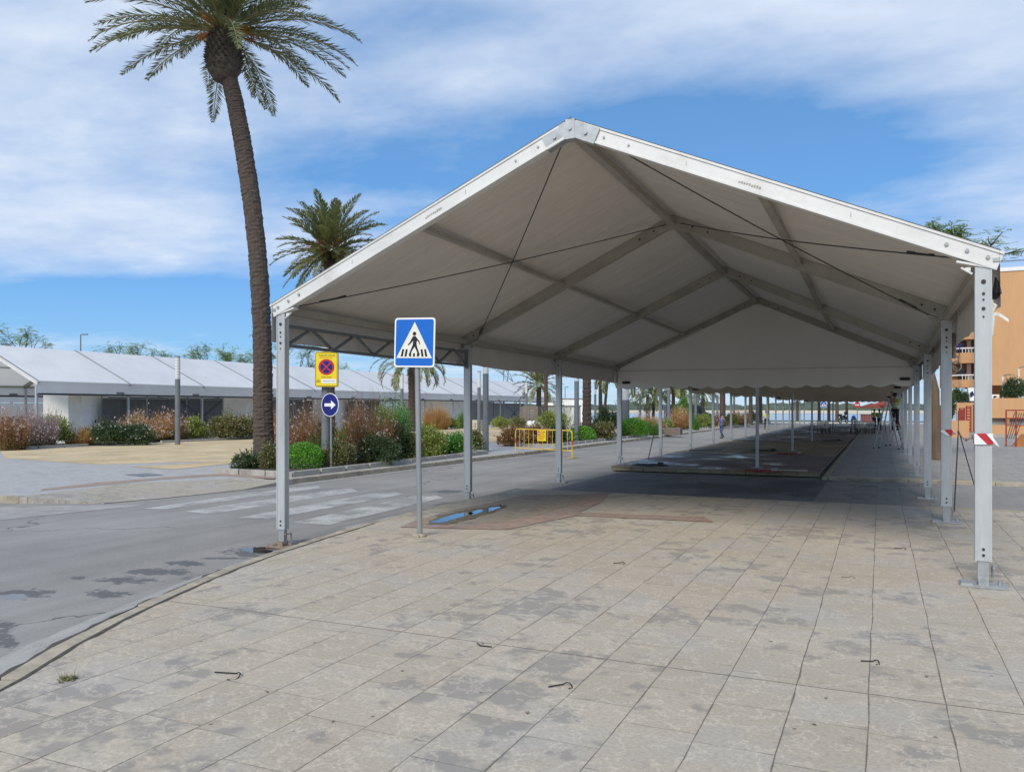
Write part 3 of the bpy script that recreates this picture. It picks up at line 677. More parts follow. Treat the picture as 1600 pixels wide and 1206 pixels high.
        MB().beam((XL+.1,y-.092,f['zl']-.03),(XR-.1,y-.092,f['zr']-.03),.008,.012).build('seam',M['rafter_in'],gp)
        for x in (XL+.26,XR-.30): MB().box((x,y-.105,zb_+.14),(.26,.02,.085)).build('name_plate',M['black'],gp)
        if centre:
            b=f['bl']; po=MB().box((XA,y,(b+zb_+.4)/2),(.09,.08,zb_+.4-b)).build('post',M['alum'],root)
            MB().box((XA,y,b+.015),(.34,.24,.02)).build('base_plate',M['steel'],po)
    return root
fr=[dict(yl=9.25,yr=9.42,zl=3.15,zr=3.22,za=5.11,bl=ZR,br=0.),
    dict(yl=15.0,yr=14.4,zl=3.11,zr=3.17,za=5.10,bl=ZR,br=0.),
    dict(yl=20.25,yr=19.95,zl=3.08,zr=2.98,za=5.02,bl=ZR,br=ZR),
    dict(yl=25.78,yr=25.7,zl=3.03,zr=3.0,za=5.0,bl=-.04,br=ZF)]
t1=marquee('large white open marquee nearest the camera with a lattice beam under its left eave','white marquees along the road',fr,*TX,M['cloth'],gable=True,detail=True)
# bracing wires with turnbuckles in the front bay
def wire(a,b,root):
    a=V(a); b=V(b); n=12; pts=[a.lerp(b,k/n)-V((0,0,.05*math.sin(math.pi*k/n))) for k in range(n+1)]
    o=MB().tube(pts,.0085,6,True).build('brace_cable',M['cable'],root)
    d=(b-a).normalized(); p=a+d*.35; q=a+d*.62; s_=d.cross(V((0,0,1))).normalized()*.022; m_=MB()
    for k in(-1,1): m_.tube([p+s_*k,q+s_*k],.008,6)
    m_.tube([p-d*.05,p+d*.02],.016,6); m_.tube([q-d*.02,q+d*.09],.016,6); m_.build('turnbuckle',M['dark'],o)
A0,A1=fr[0]['A'],fr[1]['A']
wire(fr[1]['eL']+V((.25,-.06,.09)),A0+V((-.12,.08,.03)),t1)
wire(fr[0]['eL']+V((.25,.06,.10)),A1+V((-.12,-.08,.03)),t1)
wire(fr[1]['eR']+V((-.25,-.06,.09)),A0+V((.32,.08,-.04)),t1)
wire(fr[0]['eR']+V((-.25,.06,.12)),A1+V((.15,-.08,.03)),t1)
lb=MB(); za,zb2=2.98,2.70; y0,y1=9.33,14.92; X=TX[0]
lb.beam((X,y0,za),(X,y1,za-.03),.05,.045); lb.beam((X,y0,zb2),(X,y1,zb2-.03),.05,.045)
n=5
for k in range(n):
    ya=y0+(y1-y0)*k/n; yb=y0+(y1-y0)*(k+.5)/n; yc=y0+(y1-y0)*(k+1)/n
    lb.beam((X,ya,zb2),(X,yb,za),.036,.036); lb.beam((X,yb,za),(X,yc,zb2-.01),.036,.036)
lb.beam((X,y0+(y1-y0)*.6,zb2),(X,y0+(y1-y0)*.6,za),.036,.036); lb.beam((X,y0,zb2-.05),(X,y0,za+.05),.06,.05); lb.beam((X,y1,zb2-.08),(X,y1,za+.02),.06,.05)
lb.build('lattice_beam',M['truss'],t1)
# smudged stencil marks on the front rafters
for e,t,sg in ((fr[0]['eR'],.50,1),(fr[0]['eL'],.60,-1)):
    d=(A0-e).normalized(); n_=V((-d.z,0,d.x)) if d.x>0 else V((d.z,0,-d.x)); p=e.lerp(A0,t)+n_*.075; m_=MB(); rr=random.Random(5)
    for k in range(9):
        q=p+d*(k*.03*sg); m_.box(q+V((0,-.0525,rr.uniform(-.004,.004))),(.020,.005,rr.uniform(.014,.03)))
    m_.build('stencil_mark',M['rafter_in'],t1)
def regular(k0,k1,zl,za):
    return [dict(yl=25.78+5.49*(k-3),yr=25.78+5.49*(k-3),zl=zl,zr=zl-.01,za=za,bl=(-.05 if k<7 else ZR),br=ZF) for k in range(k0,k1+1)]
for (a,b,lab) in ((3,5,'white marquee joined directly behind the large open front marquee'),(5,7,'third white marquee back in the row over the road'),
                  (7,11,'fourth white marquee back in the row beside the stepladder'),(11,16,'last white marquee at the far end of the row over the road')):
    marquee(lab,'white marquees along the road',regular(a,b,3.02,4.98),*TX,M['cloth'],first=False,gable=True,centre=(b<15),clothm=M['gable_shaded'])
lx=(-47.55,-38.8)
def lfr(a,b): return [dict(yl=27.4+5.49*k,yr=27.4+5.49*k,zl=3.0,zr=3.0,za=4.95,bl=ZP,br=ZP) for k in range(a,b+1)]
for (a,b,lab) in ((0,4,'leftmost long white marquee roof beyond the sand with its open end at the picture edge'),(4,9,'middle long white marquee roof behind the round blue arrow sign'),
                  (9,13,'far long white marquee roof ending by the wooden crates')):
    marquee(lab,'long white marquees across the plaza',lfr(a,b),*lx,M['roof_far'],first=(a==0),gable=False,valance=(.42,0))
# walls and screens below the long marquees
wl=thing('concrete_wall','long wall with white upper panels and grey concrete base beneath the long marquees','wall',(-49.5,18,ZP))
MB().box((-49.5,60,(1.25+ZP)/2),(.3,92,1.25-ZP)).build('wall_base',M['wallgrey'],wl)
m_=MB()
for k in range(30):
    for q in range(2): m_.box((-49.5,15.6+k*3.07,1.27+.42+q*.86),(.26,3.04,.83))
m_.build('wall_panel',M['wallwhite'],wl)
def cabin(y0,y1,lab,x=-39.5,h=2.62):
    t=thing('concrete_booth',lab,'booth',(x-1,(y0+y1)/2,ZP),'pale concrete booths under the long marquees')
    MB().box((x-1.0,(y0+y1)/2,(h+ZP)/2),(2.0,y1-y0,h-ZP)).build('wall',M['cabin'],t)
    MB().box((x+.014,y0+(y1-y0)*.52,1.35),(.03,1.0,2.5)).build('door',M['wallwhite'],t)
    MB().box((x+.034,y0+(y1-y0)*.52+.35,1.05),(.02,.12,.12)).build('lock',M['dark'],t)
yy=lambda px,X: at_X(px,600,X).y
cabin(yy(93,-40.2),yy(155,-40.2),'pale concrete booth with a door left of the dark screens')
cabin(yy(372,-40.2),yy(415,-40.2),'pale concrete booth just left of the tall palm trunk')
cabin(yy(500,-40.2),yy(541,-40.2),'pale concrete booth seen behind the round blue arrow sign')
cabin(yy(640,-40.2),yy(722,-40.2),'pale concrete booth seen right of the drooping palm trunk')
def screen(p0,p1,lab,mm,brace=True):
    X=-39.05; y0,y1=yy(p0,X),yy(p1,X); t=thing('screen_panel',lab,'screen fence',(X,(y0+y1)/2,ZP),'screens under the long marquees')
    n=max(1,round((y1-y0)/2.6)); 
    for k in range(n):
        a=y0+(y1-y0)*k/n; b=y0+(y1-y0)*(k+1)/n
        MB().box((X,(a+b)/2,1.14),(.03,b-a-.05,2.36)).build('mesh_sheet',mm,t)
    for k in range(n+1): MB().box((X+.05,y0+(y1-y0)*k/n,1.2),(.05,.05,2.5)).build('upright',M['steel'] if k%2 else M['truss'],t)
    if brace:
        a,b=y0+(y1-y0)*.6,y1-.15; MB().beam((X+.09,a,.1),(X+.09,b,2.25),.03,.03).beam((X+.13,a,2.25),(X+.13,b,.1),.03,.03).build('cross_brace',M['dark'],t)
screen(158,348,'wide dark mesh screen below the left long marquee',M['mesh'])
screen(424,488,'dark mesh screen left of the round blue arrow sign',M['mesh'],False)
screen(544,592,'dark mesh screen behind the pink flowering grasses',M['mesh'],False)
screen(735,818,'grey mesh screen ending at the stacked wooden crates',M['mesh2'])

# ------------------------------------------------------------------ palms
def frond(mb, stem, p0, az, el, length, droop, rr, nl=44, lw=.022, ll=.42):
    pts=[]; p=V(p0); n=14; tw=rr.uniform(-.25,.25)
    for i in range(n+1):
        t=i/n; a=el-droop*(t**1.5); d=V((math.cos(az)*math.cos(a),math.sin(az)*math.cos(a),math.sin(a)))
        pts.append((p.copy(),d)); p+=d*(length/n); az+=tw/n
    stem.tube([q for q,_ in pts],[.028*(1-i/n*.85)*(length/3.5)+.004 for i in range(n+1)],5,False)
    for k in range(nl):
        t=.13+.86*(k+rr.uniform(-.2,.2))/nl; i=min(int(t*n),n-1); f=t*n-i
        q=pts[i][0].lerp(pts[i+1][0],f); d=pts[i][1].lerp(pts[i+1][1],f).normalized()
        side=d.cross(V((0,0,1))); 
        if side.length<.1: side=V((math.sin(az),-math.cos(az),0))
        side.normalize(); up=side.cross(d)
        l=ll*(math.sin(math.pi*min(1,.10+.86*t))**.6)*rr.uniform(.8,1.1)*(.75 if t>.9 else 1)
        for sg in(-1,1):
            v=(d*rr.uniform(.65,.95)+side*sg*rr.uniform(.55,.8)+up*rr.uniform(.05,.45)-V((0,0,rr.uniform(.0,.25)))).normalized()*l
            mb.leaf(q,v,lw*rr.uniform(.8,1.2),(up+side*sg*rr.uniform(-.5,.5)).normalized())
def crown(rr, nf, length, elmin, elmax, droop, nl, lw, ll):
    lf=MB(); st=MB()
    for k in range(nf):
        t=(k+.5)/nf; el=elmax-(elmax-elmin)*t**.9+rr.uniform(-.12,.12); az=k*2.39996+rr.uniform(-.25,.25)
        ln=length*rr.uniform(.82,1.08)*(.8 if el>1.2 else 1)
        base=V((math.cos(az)*.18,math.sin(az)*.18,.1+.35*(1-t)))
        frond(lf,st,base,az,el,ln,droop*rr.uniform(.75,1.2)*(.75+.3*math.cos(el)),rr,nl,lw,ll)
    return lf,st
def palm_crown(root, c, lf, st, lm):
    for nm,mb,mm in (('crown',lf,lm),('rachises',st,M['rachis'])):
        q=MB(); q.v=[(v[0]+c.x,v[1]+c.y,v[2]+c.z) for v in mb.v]; q.f=mb.f; q.mi=mb.mi
        if nm=='crown': cr=q.build(nm,mm,root)
        else: q.build(nm,mm,cr)
    return cr
def trunk(root, pts, rads, rings, jit=.05, seed=1):
    rr=random.Random(seed); P=[V(p) for p in pts]; out=[]; rad=[]
    n=len(P)-1
    for i in range(rings+1):
        t=i/rings*n; k=min(int(t),n-1); f=t-k
        a=P[max(k-1,0)];b=P[k];c=P[k+1];d=P[min(k+2,n)]
        q=.5*((2*b)+(c-a)*f+(2*a-5*b+4*c-d)*f*f+(3*b-a-3*c+d)*f**3)
        out.append(q); r=rads[k]+(rads[k+1]-rads[k])*f; rad.append(r*(1+(jit if i%2 else -jit*.6)))
    return MB().tube(out,rad,16,True,rr).build('trunk',M['trunk'],root)
def palm(label, pts, rads, rings, length, nf, elmin, elmax, droop, lm, seed, nl=44, lw=.022, ll=.42, boot=None, stalks=0, jit=.05, group='palm trees'):
    rr=random.Random(seed); root=thing('palm_tree',label,'palm tree',pts[0],group); trunk(root,pts,rads,rings,jit,seed)
    top=V(pts[-1])
    if boot:
        bh,br=boot; m_=MB(); base=top-V((0,0,bh)); pr=[.62,.95,1.05,1.02,.98,.85,.5]
        m_.tube([base+V((0,0,bh*1.12*i/6)) for i in range(7)],[br*q for q in pr],18,True,rr)
        for i in range(13):           # cut leaf bases spiralling round the boot
            for k in range(17):
                a=2*math.pi*(k+.5*(i%2))/17; t=(i+.5)/13; q=base+V((0,0,bh*1.1*t)); o=V((math.cos(a),math.sin(a),0))
                rl=br*pr[min(6,int(t*6.99))]; s_=V((-o.y,o.x,0))*.05
                m_.add([q+o*(rl-.03)-s_,q+o*(rl-.03)+s_,q+o*(rl+.10)+s_*.6+V((0,0,.10)),q+o*(rl+.10)-s_*.6+V((0,0,.10)),q+o*(rl-.03)+V((0,0,.15))],[(0,1,2,3),(3,2,4),(0,3,4),(1,4,2)])
        m_.build('boot',M['boot'],root)
    lf,st=crown(rr,nf,length,elmin,elmax,droop,nl,lw,ll); palm_crown(root,top+V((0,0,-.05)),lf,st,lm)
    if stalks:
        m_=MB()
        for k in range(stalks):
            az=rr.uniform(0,6.28); a=rr.uniform(.1,.8); d=V((math.cos(az)*math.cos(a),math.sin(az)*math.cos(a),math.sin(a))); L0=rr.uniform(.7,1.15)
            b=top+V((0,0,.05))+d*.25; e=b+d*L0*.6
            m_.tube([b,e],[.02,.012],4)
            for j in range(70):
                q=b.lerp(e,rr.uniform(.35,1.)); dd=(d*.5+V((rr.gauss(0,.35),rr.gauss(0,.35),-rr.uniform(.3,1.1)))).normalized()
                m_.leaf(q,dd*rr.uniform(.35,.75)*L0*.8,.014,V((rr.random(),rr.random(),.3)).normalized())
        m_.build('flower_stalks',M['stalk'],root)
    return root
# tall palm by the planted island
pd=25.7
tp=[at_depth(x,y,pd+dz) for x,y,dz in ((413,726,0),(411,640,0),(410,540,0),(405,430,0),(395,330,.1),(381,235,.2),(368,165,.2),(356,110,.2),(350,56,.2))]
wpx=[33,30,28.5,28,27.5,27.5,26.5,24,25]
palm('tallest date palm at left, leaning, with a dark swollen top below its fronds',tp,[w_/2*pd/F for w_ in wpx],250,4.1,78,R(-8),R(84),R(50),M['frond'],21,66,.021,.56,boot=(1.45,.50),stalks=7,jit=.02)
rg=random.Random(8)
# the palm whose crown shows above the left eave
def simple_palm(label,px,py0,py1,d,wpx_,length,nf,el0,el1,droop,lm,seed,zb=ZP,lean=0,**k):
    b=at_depth(px+lean,py0,d); b.z=zb; t=at_depth(px,py1,d)
    pts=[b,b.lerp(t,.33)+V((0,0,0)),b.lerp(t,.66),t]; r=wpx_/2*d/F
    return palm(label,pts,[r*1.15,r,r*.95,r*.95],max(30,int((t.z-b.z)/.12)),length,nf,el0,el1,droop,lm,seed,**k)
simple_palm('bushy upright date palm showing above the left eave of the large open marquee',516,690,398,36,14,2.6,84,R(-38),R(86),R(38),M['frond2'],5,stalks=12,nl=54,lw=.026,ll=.42,boot=(.7,.30))
simple_palm('low drooping palm behind the blue pedestrian crossing sign',645,672,572,50,14.5,2.75,40,R(-10),R(70),R(105),M['frond2'],6,nl=34,lw=.03,ll=.42)
simple_palm('thick brown palm trunk beside the ribbed lamp column in the road bed',917,690,520,46,13.5,3.6,36,R(-35),R(80),R(60),M['frond'],9,nl=26,lw=.03,ll=.42)
simple_palm('bushy golden green palm standing behind the stacked wooden crates',842,665,604,88,8,3.2,40,R(-25),R(80),R(60),M['frond2'],10,nl=24,lw=.05,ll=.6)
simple_palm('slim dark palm trunk rising in front of the wooden crates',853,672,520,66,6.0,3.6,34,R(-30),R(75),R(80),M['frond'],12,nl=24,lw=.045,ll=.5)
# distant palms
small=[('slender palm leaning left behind the third marquee post',950,584,80,4.5,2.9,-8),('distant palm with drooping crown left of the fourth marquee post',975,590,70,5,2.6,4),
 ('distant short palm at the shore beside the far street lamps',1012,616,120,6,3.2,0),('distant bushy palm left of the dark van',1021,627,95,5,2.2,0),
 ('distant palm behind the pale lamp column by the dark van',1052,600,85,6,3.0,0),('distant leafy palm rising above the dark van roof',1068,606,95,6,3.4,2),
 ('distant palm right of the dark van roof',1098,617,120,5,3.0,0),('tall bare palm trunk at the far end of the road bed',938,520,84,6,3.0,0),
 ('broad palm trunk just behind the walking man',1129,560,78,9,3.4,0),('dark palm trunk right of the walking man',1173,570,92,6,3.4,0),
 ('reddish palm trunk near the worker in the yellow vest',1188,575,98,6,3.4,0),('thin palm trunk between the far marquee posts',1200,580,112,4,3.4,0),
 ('far palm trunk left of the folding tables',1246,600,128,4,3.2,0),('far palm trunk beside the small pedestrian crossing sign',1280,590,124,4.5,3.2,0),
 ('far palm trunk right of the small pedestrian crossing sign',1295,588,118,4.5,3.2,0),('far olive trunk left of the parked motorcycles',1308,590,112,5,3.2,0),('far palm trunk behind the parked motorcycles',1323,590,126,4,3.2,0)]
protos={}
for i,(lab,px,py,d,wp,ln,lean) in enumerate(small):
    b=at_depth(px+lean,660,d); b.z=-.2; t=at_depth(px,py,d); r=wp/2*d/F
    root=thing('palm_tree',lab,'palm tree',b,'palm trees')
    MB().tube([b,b.lerp(t,.4),t],[r*1.15,r,r*.9],10,True,random.Random(i)).build('trunk',M['trunk'],root)
    key=i%4
    if key not in protos:
        rr=random.Random(40+key); lf,st=crown(rr,38,1.,R(-35),R(80),R(70),26,.020,.22)
        q=lf; q.v=[tuple(v) for v in q.v]
        me=bpy.data.meshes.new('crown'); me.from_pydata(q.v,[],q.f); me.materials.append(M['frond' if key%2 else 'frond2']); protos[key]=me
    o=bpy.data.objects.new('crown',protos[key]); col.objects.link(o); o.parent=root; o.location=t-b; o.scale=(ln,)*3; o.rotation_euler=(0,0,i*1.3)

# ------------------------------------------------------------------ open feathery trees
def sparse_tree(label, base, h, spread, seed, lm, dense=1.0, r0=.16, lean=(0,0), split=.5, group='feathery trees', leaf=.17):
    rr=random.Random(seed); root=thing('tree',label,'tree',base,group); br=MB(); lf=MB(); base=V(base)
    def grow(p,d,l,r,depth):
        n=4; pts=[p]; q=V(p); dd=V(d)
        for i in range(n):
            dd=(dd+V((rr.gauss(0,.13),rr.gauss(0,.13),rr.gauss(.02,.08)))).normalized(); q=q+dd*(l/n); pts.append(q.copy())
        br.tube(pts,[r*(1-.35*i/n) for i in range(n+1)],6 if depth>1 else 4)
        if depth<=1:
            for k in range(int(5*dense)):
                c=pts[rr.randint(1,n)]+V((rr.gauss(0,.10),rr.gauss(0,.10),rr.gauss(.02,.07)))*spread*.5
                a=rr.uniform(0,6.28); ax=V((math.cos(a),math.sin(a),rr.uniform(-.55,.15))).normalized(); sd_=ax.cross(V((0,0,1))).normalized()
                Lf=leaf*rr.uniform(2.,3.2)
                for j in range(7):
                    o=c+ax*(Lf*j/7)
                    for sg in(-1,1): lf.leaf(o,(sd_*sg*.8+ax*.5).normalized()*leaf*.8,leaf*.17,V((rr.gauss(0,.2),rr.gauss(0,.2),1)).normalized())
        if depth==0: return
        for k in range(3 if depth>1 else rr.choice((2,3))):
            a=rr.uniform(0,6.28); tilt=rr.uniform(.35,.95)
            e=(dd+V((math.cos(a),math.sin(a),rr.uniform(-.1,.35)))*tilt).normalized()
            grow(q,e,l*rr.uniform(.6,.8),r*.62,depth-1)
    ht=h*split; top=base+V((lean[0],lean[1],ht))
    br.tube([base,base.lerp(top,.05),base.lerp(top,.18)+V((r0*.2,0,0)),base.lerp(top,.3)+V((rr.uniform(-.3,.3)*r0*2,0,0)),base.lerp(top,.48)+V((r0*.5,0,0)),base.lerp(top,.65)+V((rr.uniform(-.4,.4)*r0*2,0,0)),base.lerp(top,.82),top],[r0*1.7,r0*1.25,r0*1.02,r0*.95,r0*.98,r0*.86,r0*.84,r0*.7],12,True,rr)
    for k in range(4):
        a=k*1.57+rr.uniform(-.4,.4); e=V((math.cos(a)*.75,math.sin(a)*.75,.8)).normalized(); grow(top,e,spread*.42,r0*.55,3)
    tr=br.build('trunk',M['bark'] if r0>.15 else M['branch'],root); lf.build('crown',lm,root)
    return root
for i,(px,py,d,sp,lab) in enumerate(((18,538,60,2.6,'feathery tree above the leftmost marquee roof at the picture edge'),(200,556,68,2.5,'feathery tree left of the slim grey lamp column above the marquee roof'),(243,562,72,2.2,'feathery tree just behind the slim grey lamp column above the marquee roof'),
        (345,556,74,2.6,'bare branched feathery tree just left of the tall palm trunk'),(462,556,80,3.2,'feathery tree seen under the lattice beam beside the yellow sign'),(508,572,86,2.2,'feathery tree just right of the yellow sign above the marquee roof'),(806,592,126,4.2,'leafy feathery tree rising over the far end of the long marquees'),(384,552,79,2.2,'feathery tree touching the tall palm trunk above the marquee roof'))):
    b=at_depth(px,680,d); b.z=ZP; top=at_depth(px,py,d)
    sparse_tree(lab,b,top.z*.90,sp*1.7,30+i,M['jac2'],1.15 if d<100 else 2.2,.12,split=.62,leaf=.17)
b=at_z(1462,718,ZF)
sparse_tree('tree with brown crooked trunk behind the right posts and crown above the roof',b,8.0,3.6,77,M['jac2'],2.0,.17,lean=(-.25,.25),split=.66,leaf=.13)

# ------------------------------------------------------------------ planting beds and shrubs
def bed(pts, z=ZP, edge=True, h=.13):
    s_=S(MB().prism(pts,z-.1,z+.05),'planting_soil',M['dirt'])
def edging(label, pl, h=.15, w=.16):
    m_=MB(); o=thing('planter_kerb',label,'planter kerb',(pl[0][0],pl[0][1],ZP),'low kerbs edging the planting beds'); q=offset(pl,w)
    for i in range(len(pl)-1):
        n=max(1,round((V(pl[i+1])-V(pl[i])).length/1.1))
        for k in range(n):
            t0=k/n+.006; t1=(k+1)/n-.006; lp=lambda a,b,t:(a[0]+(b[0]-a[0])*t,a[1]+(b[1]-a[1])*t)
            m_.prism([lp(pl[i],pl[i+1],t0),lp(pl[i],pl[i+1],t1),lp(q[i],q[i+1],t1),lp(q[i],q[i+1],t0)],ZP-.05,ZP+h)
    m_.build('kerb_blocks',M['concrete'],o,bevel=.01)
bed([(-17.1,17.7),(-14.55,17.5),(-14.6,29.2),(-16.5,29.2),(-18.8,26),(-19.2,21)])
edging('low concrete kerb edging the island bed at the foot of the tall palm',[(-17.2,17.6),(-14.45,17.4),(-14.45,24.5),(-14.5,29.3),(-15.6,29.4)])
bed([(-35.2,19),(-35.2,60),(-37.9,60),(-37.9,19)])
edging('low concrete kerb along the left end of the far flower bed',[(-35.6,20),(-35.1,23.5),(-35.0,27.3)],.12)
edging('low concrete kerb along the right part of the far flower bed',[(-34.8,31.5),(-34.5,34),(-34.4,39),(-34.4,58)],.12)
bed([(-16.6,35.8),(-14.5,36.2),(-14.4,60),(-14.3,98),(-17,98),(-17.2,60)])
edging('low concrete kerb of the roadside bed behind the yellow barrier',[(-16.7,35.9),(-14.35,36.3),(-14.25,47),(-14.2,70),(-14.1,97)],.13)
def shrub(label, px, py, wpx_, hpx, kind, seed, d=None, z=ZP, cat='shrub'):
    rr=random.Random(seed)
    b=at_z(px,py,z) if d is None else at_depth(px,py,d)
    b.z=z; dd=(b.x*-_s+b.y*_c); rx=wpx_/2*dd/F; h=hpx*dd/F
    sc_=max(.035,min(.075,dd*.0017)); name={'mound':'clipped_shrub','gaura':'flowering_grass','grass':'ornamental_grass','bush':'leafy_shrub'}[kind[0]]
    root=thing(name,label,cat,b); leafm=G[kind[1]]; m_=MB()
    if kind[0] in('mound','bush'):
        clumps=[]
        for _ in range(15):
            a=rr.uniform(0,6.283); t=math.sqrt(rr.random()); zc=rr.uniform(.18,.88)*(1-.35*t*t); clumps.append((V((math.cos(a)*t*.72,math.sin(a)*t*.72,zc)),rr.uniform(.22,.40)))
        lump=[V((rr.gauss(0,.4),rr.gauss(0,.4),rr.gauss(0,.4))) for _ in range(6)]
        area=rx*h*6; n=int(min(8500,max(700,area/(sc_*sc_)*(5. if kind[0]=='bush' else 3.2)))); fuzz=.10 if kind[0]=='mound' else .30
        for k in range(n):
            a=rr.uniform(0,6.283); u=rr.uniform(-.55,1); rad=(1-rr.random()**2.2*.55)
            o=V((math.cos(a)*math.sqrt(1-u*u),math.sin(a)*math.sqrt(1-u*u),u))
            bump_=1+fuzz*(sum(max(0,o.dot(l))**3 for l in lump)/2-.35)+rr.gauss(0,fuzz*.22)
            q=b+V((o.x*rx*rad*bump_,o.y*rx*rad*bump_,h*(.40+.60*o.z*rad*bump_) if o.z>0 else h*(.40+.62*o.z*rad)))
            if kind[0]=='bush' and rr.random()<.85:
                cc,cr_=clumps[rr.randrange(len(clumps))]; q=b+V((cc.x*rx,cc.y*rx,cc.z*h))+V((o.x*rx,o.y*rx,o.z*h*.8))*cr_*rad*rr.uniform(.75,1.15); q.z=max(q.z,b.z+.02)
            dr=(o+V((rr.gauss(0,.6),rr.gauss(0,.6),rr.gauss(.25,.6)))).normalized()
            m_.leaf(q,dr*sc_*rr.uniform(.8,1.6),sc_*.40,(o+V((rr.gauss(0,.5),rr.gauss(0,.5),rr.gauss(0,.5)))).normalized())
        for k in range(7):
            a=rr.uniform(0,6.28); m_.tube([b,b+V((math.cos(a)*rx*.4,math.sin(a)*rx*.4,h*.6))],[.018,.008],4)
        if kind[0]=='bush':
            for k in range(26):          # loose shoots breaking the outline
                a=rr.uniform(0,6.283); u=rr.uniform(.1,1); o=V((math.cos(a)*math.sqrt(1-u*u),math.sin(a)*math.sqrt(1-u*u),u)); e=b+V((o.x*rx,o.y*rx,h*(.3+.7*o.z)))*1.0
                st_=b+V((o.x*rx*.5,o.y*rx*.5,h*.35)); e=st_.lerp(e,rr.uniform(1.1,1.5))+V((0,0,h*rr.uniform(0,.12))); m_.tube([st_,e],[.007,.003],3,False)
                for j in range(12):
                    q=st_.lerp(e,rr.uniform(.45,1.)); m_.leaf(q,((e-st_).normalized()*.5+V((rr.gauss(0,.6),rr.gauss(0,.6),rr.gauss(.2,.5)))).normalized()*sc_*rr.uniform(.9,1.6),sc_*.34,V((rr.gauss(0,1),rr.gauss(0,1),.8)).normalized())
        if len(kind)>2:
            f=m_; f.cm=1
            for k in range(int(n*.007)):
                a=rr.uniform(0,6.283); u=rr.uniform(-.2,1); o=V((math.cos(a)*math.sqrt(1-u*u),math.sin(a)*math.sqrt(1-u*u),u))
                q=b+V((o.x*rx*1.03,o.y*rx*1.03,h*(.42+.6*max(o.z,-.5))))
                for j in range(3): f.leaf(q,V((rr.gauss(0,1),rr.gauss(0,1),rr.gauss(.4,.7))).normalized()*sc_*.75,sc_*.32,V((rr.gauss(0,1),rr.gauss(0,1),.6)).normalized())
        m_.build('foliage',[leafm]+([G[kind[2]]] if len(kind)>2 else []),root)
    else:
        n=int(min(3400,max(380,rx*h*1000))); f=m_
        for k in range(n):
            a=rr.uniform(0,6.283); t=math.sqrt(rr.random()); p=b+V((math.cos(a)*rx*.72*t,math.sin(a)*rx*.72*t,0)); hh=h*rr.uniform(.35,1.1)*(1-.25*t*t)*(1+.25*math.sin(3*a+seed))
            e=p+V((math.cos(a)*rx*.38*t+rr.gauss(0,.12)*rx,math.sin(a)*rx*.38*t+rr.gauss(0,.12)*rx,hh)); mid=p.lerp(e,.5)+V((rr.gauss(0,.05)*rx,rr.gauss(0,.05)*rx,hh*.14))
            m_.cm=0; w_=.003+dd*.00010; s_=V((rr.gauss(0,1),rr.gauss(0,1),0)).normalized()*w_
            m_.add([p-s_,p+s_,mid+s_*.7,e,mid-s_*.7],[(0,1,2,4),(4,2,3)])
            if kind[0]=='gaura' and rr.random()<.8:
                m_.cm=2
                for j in range(3): m_.leaf(p.lerp(e,rr.uniform(.0,.5))+V((rr.gauss(0,.08),rr.gauss(0,.08),0)),V((rr.gauss(0,1),rr.gauss(0,1),.4)).normalized()*sc_*1.3,sc_*.34,V((rr.gauss(0,1),rr.gauss(0,1),1)).normalized())
                m_.cm=0
            if kind[0]=='gaura' or rr.random()<.35:
                for j in range(2): m_.leaf(p.lerp(e,rr.uniform(.15,.75)),V((rr.gauss(0,1),rr.gauss(0,1),.5)).normalized()*sc_*1.4,sc_*.28,V((rr.gauss(0,1),rr.gauss(0,1),1)).normalized())
            if kind[0]=='gaura' and rr.random()<.17:
                f.cm=1
                fp=p.lerp(e,rr.uniform(.7,1.))+V((rr.gauss(0,.04),rr.gauss(0,.04),0))
                for j in range(4): f.leaf(fp+V((rr.gauss(0,.015),rr.gauss(0,.015),rr.gauss(0,.02))),V((rr.gauss(0,1),rr.gauss(0,1),rr.gauss(.3,.7))).normalized()*sc_*.8,sc_*.36,V((rr.gauss(0,1),rr.gauss(0,1),.6)).normalized())
        m_.build('stems',[leafm]+([G[kind[2] if len(kind)>2 else 'flower'],G['olive']] if kind[0]=='gaura' else []),root)
    return root
Mo='mound';Bu='bush';Ga='gaura';Gr='grass'
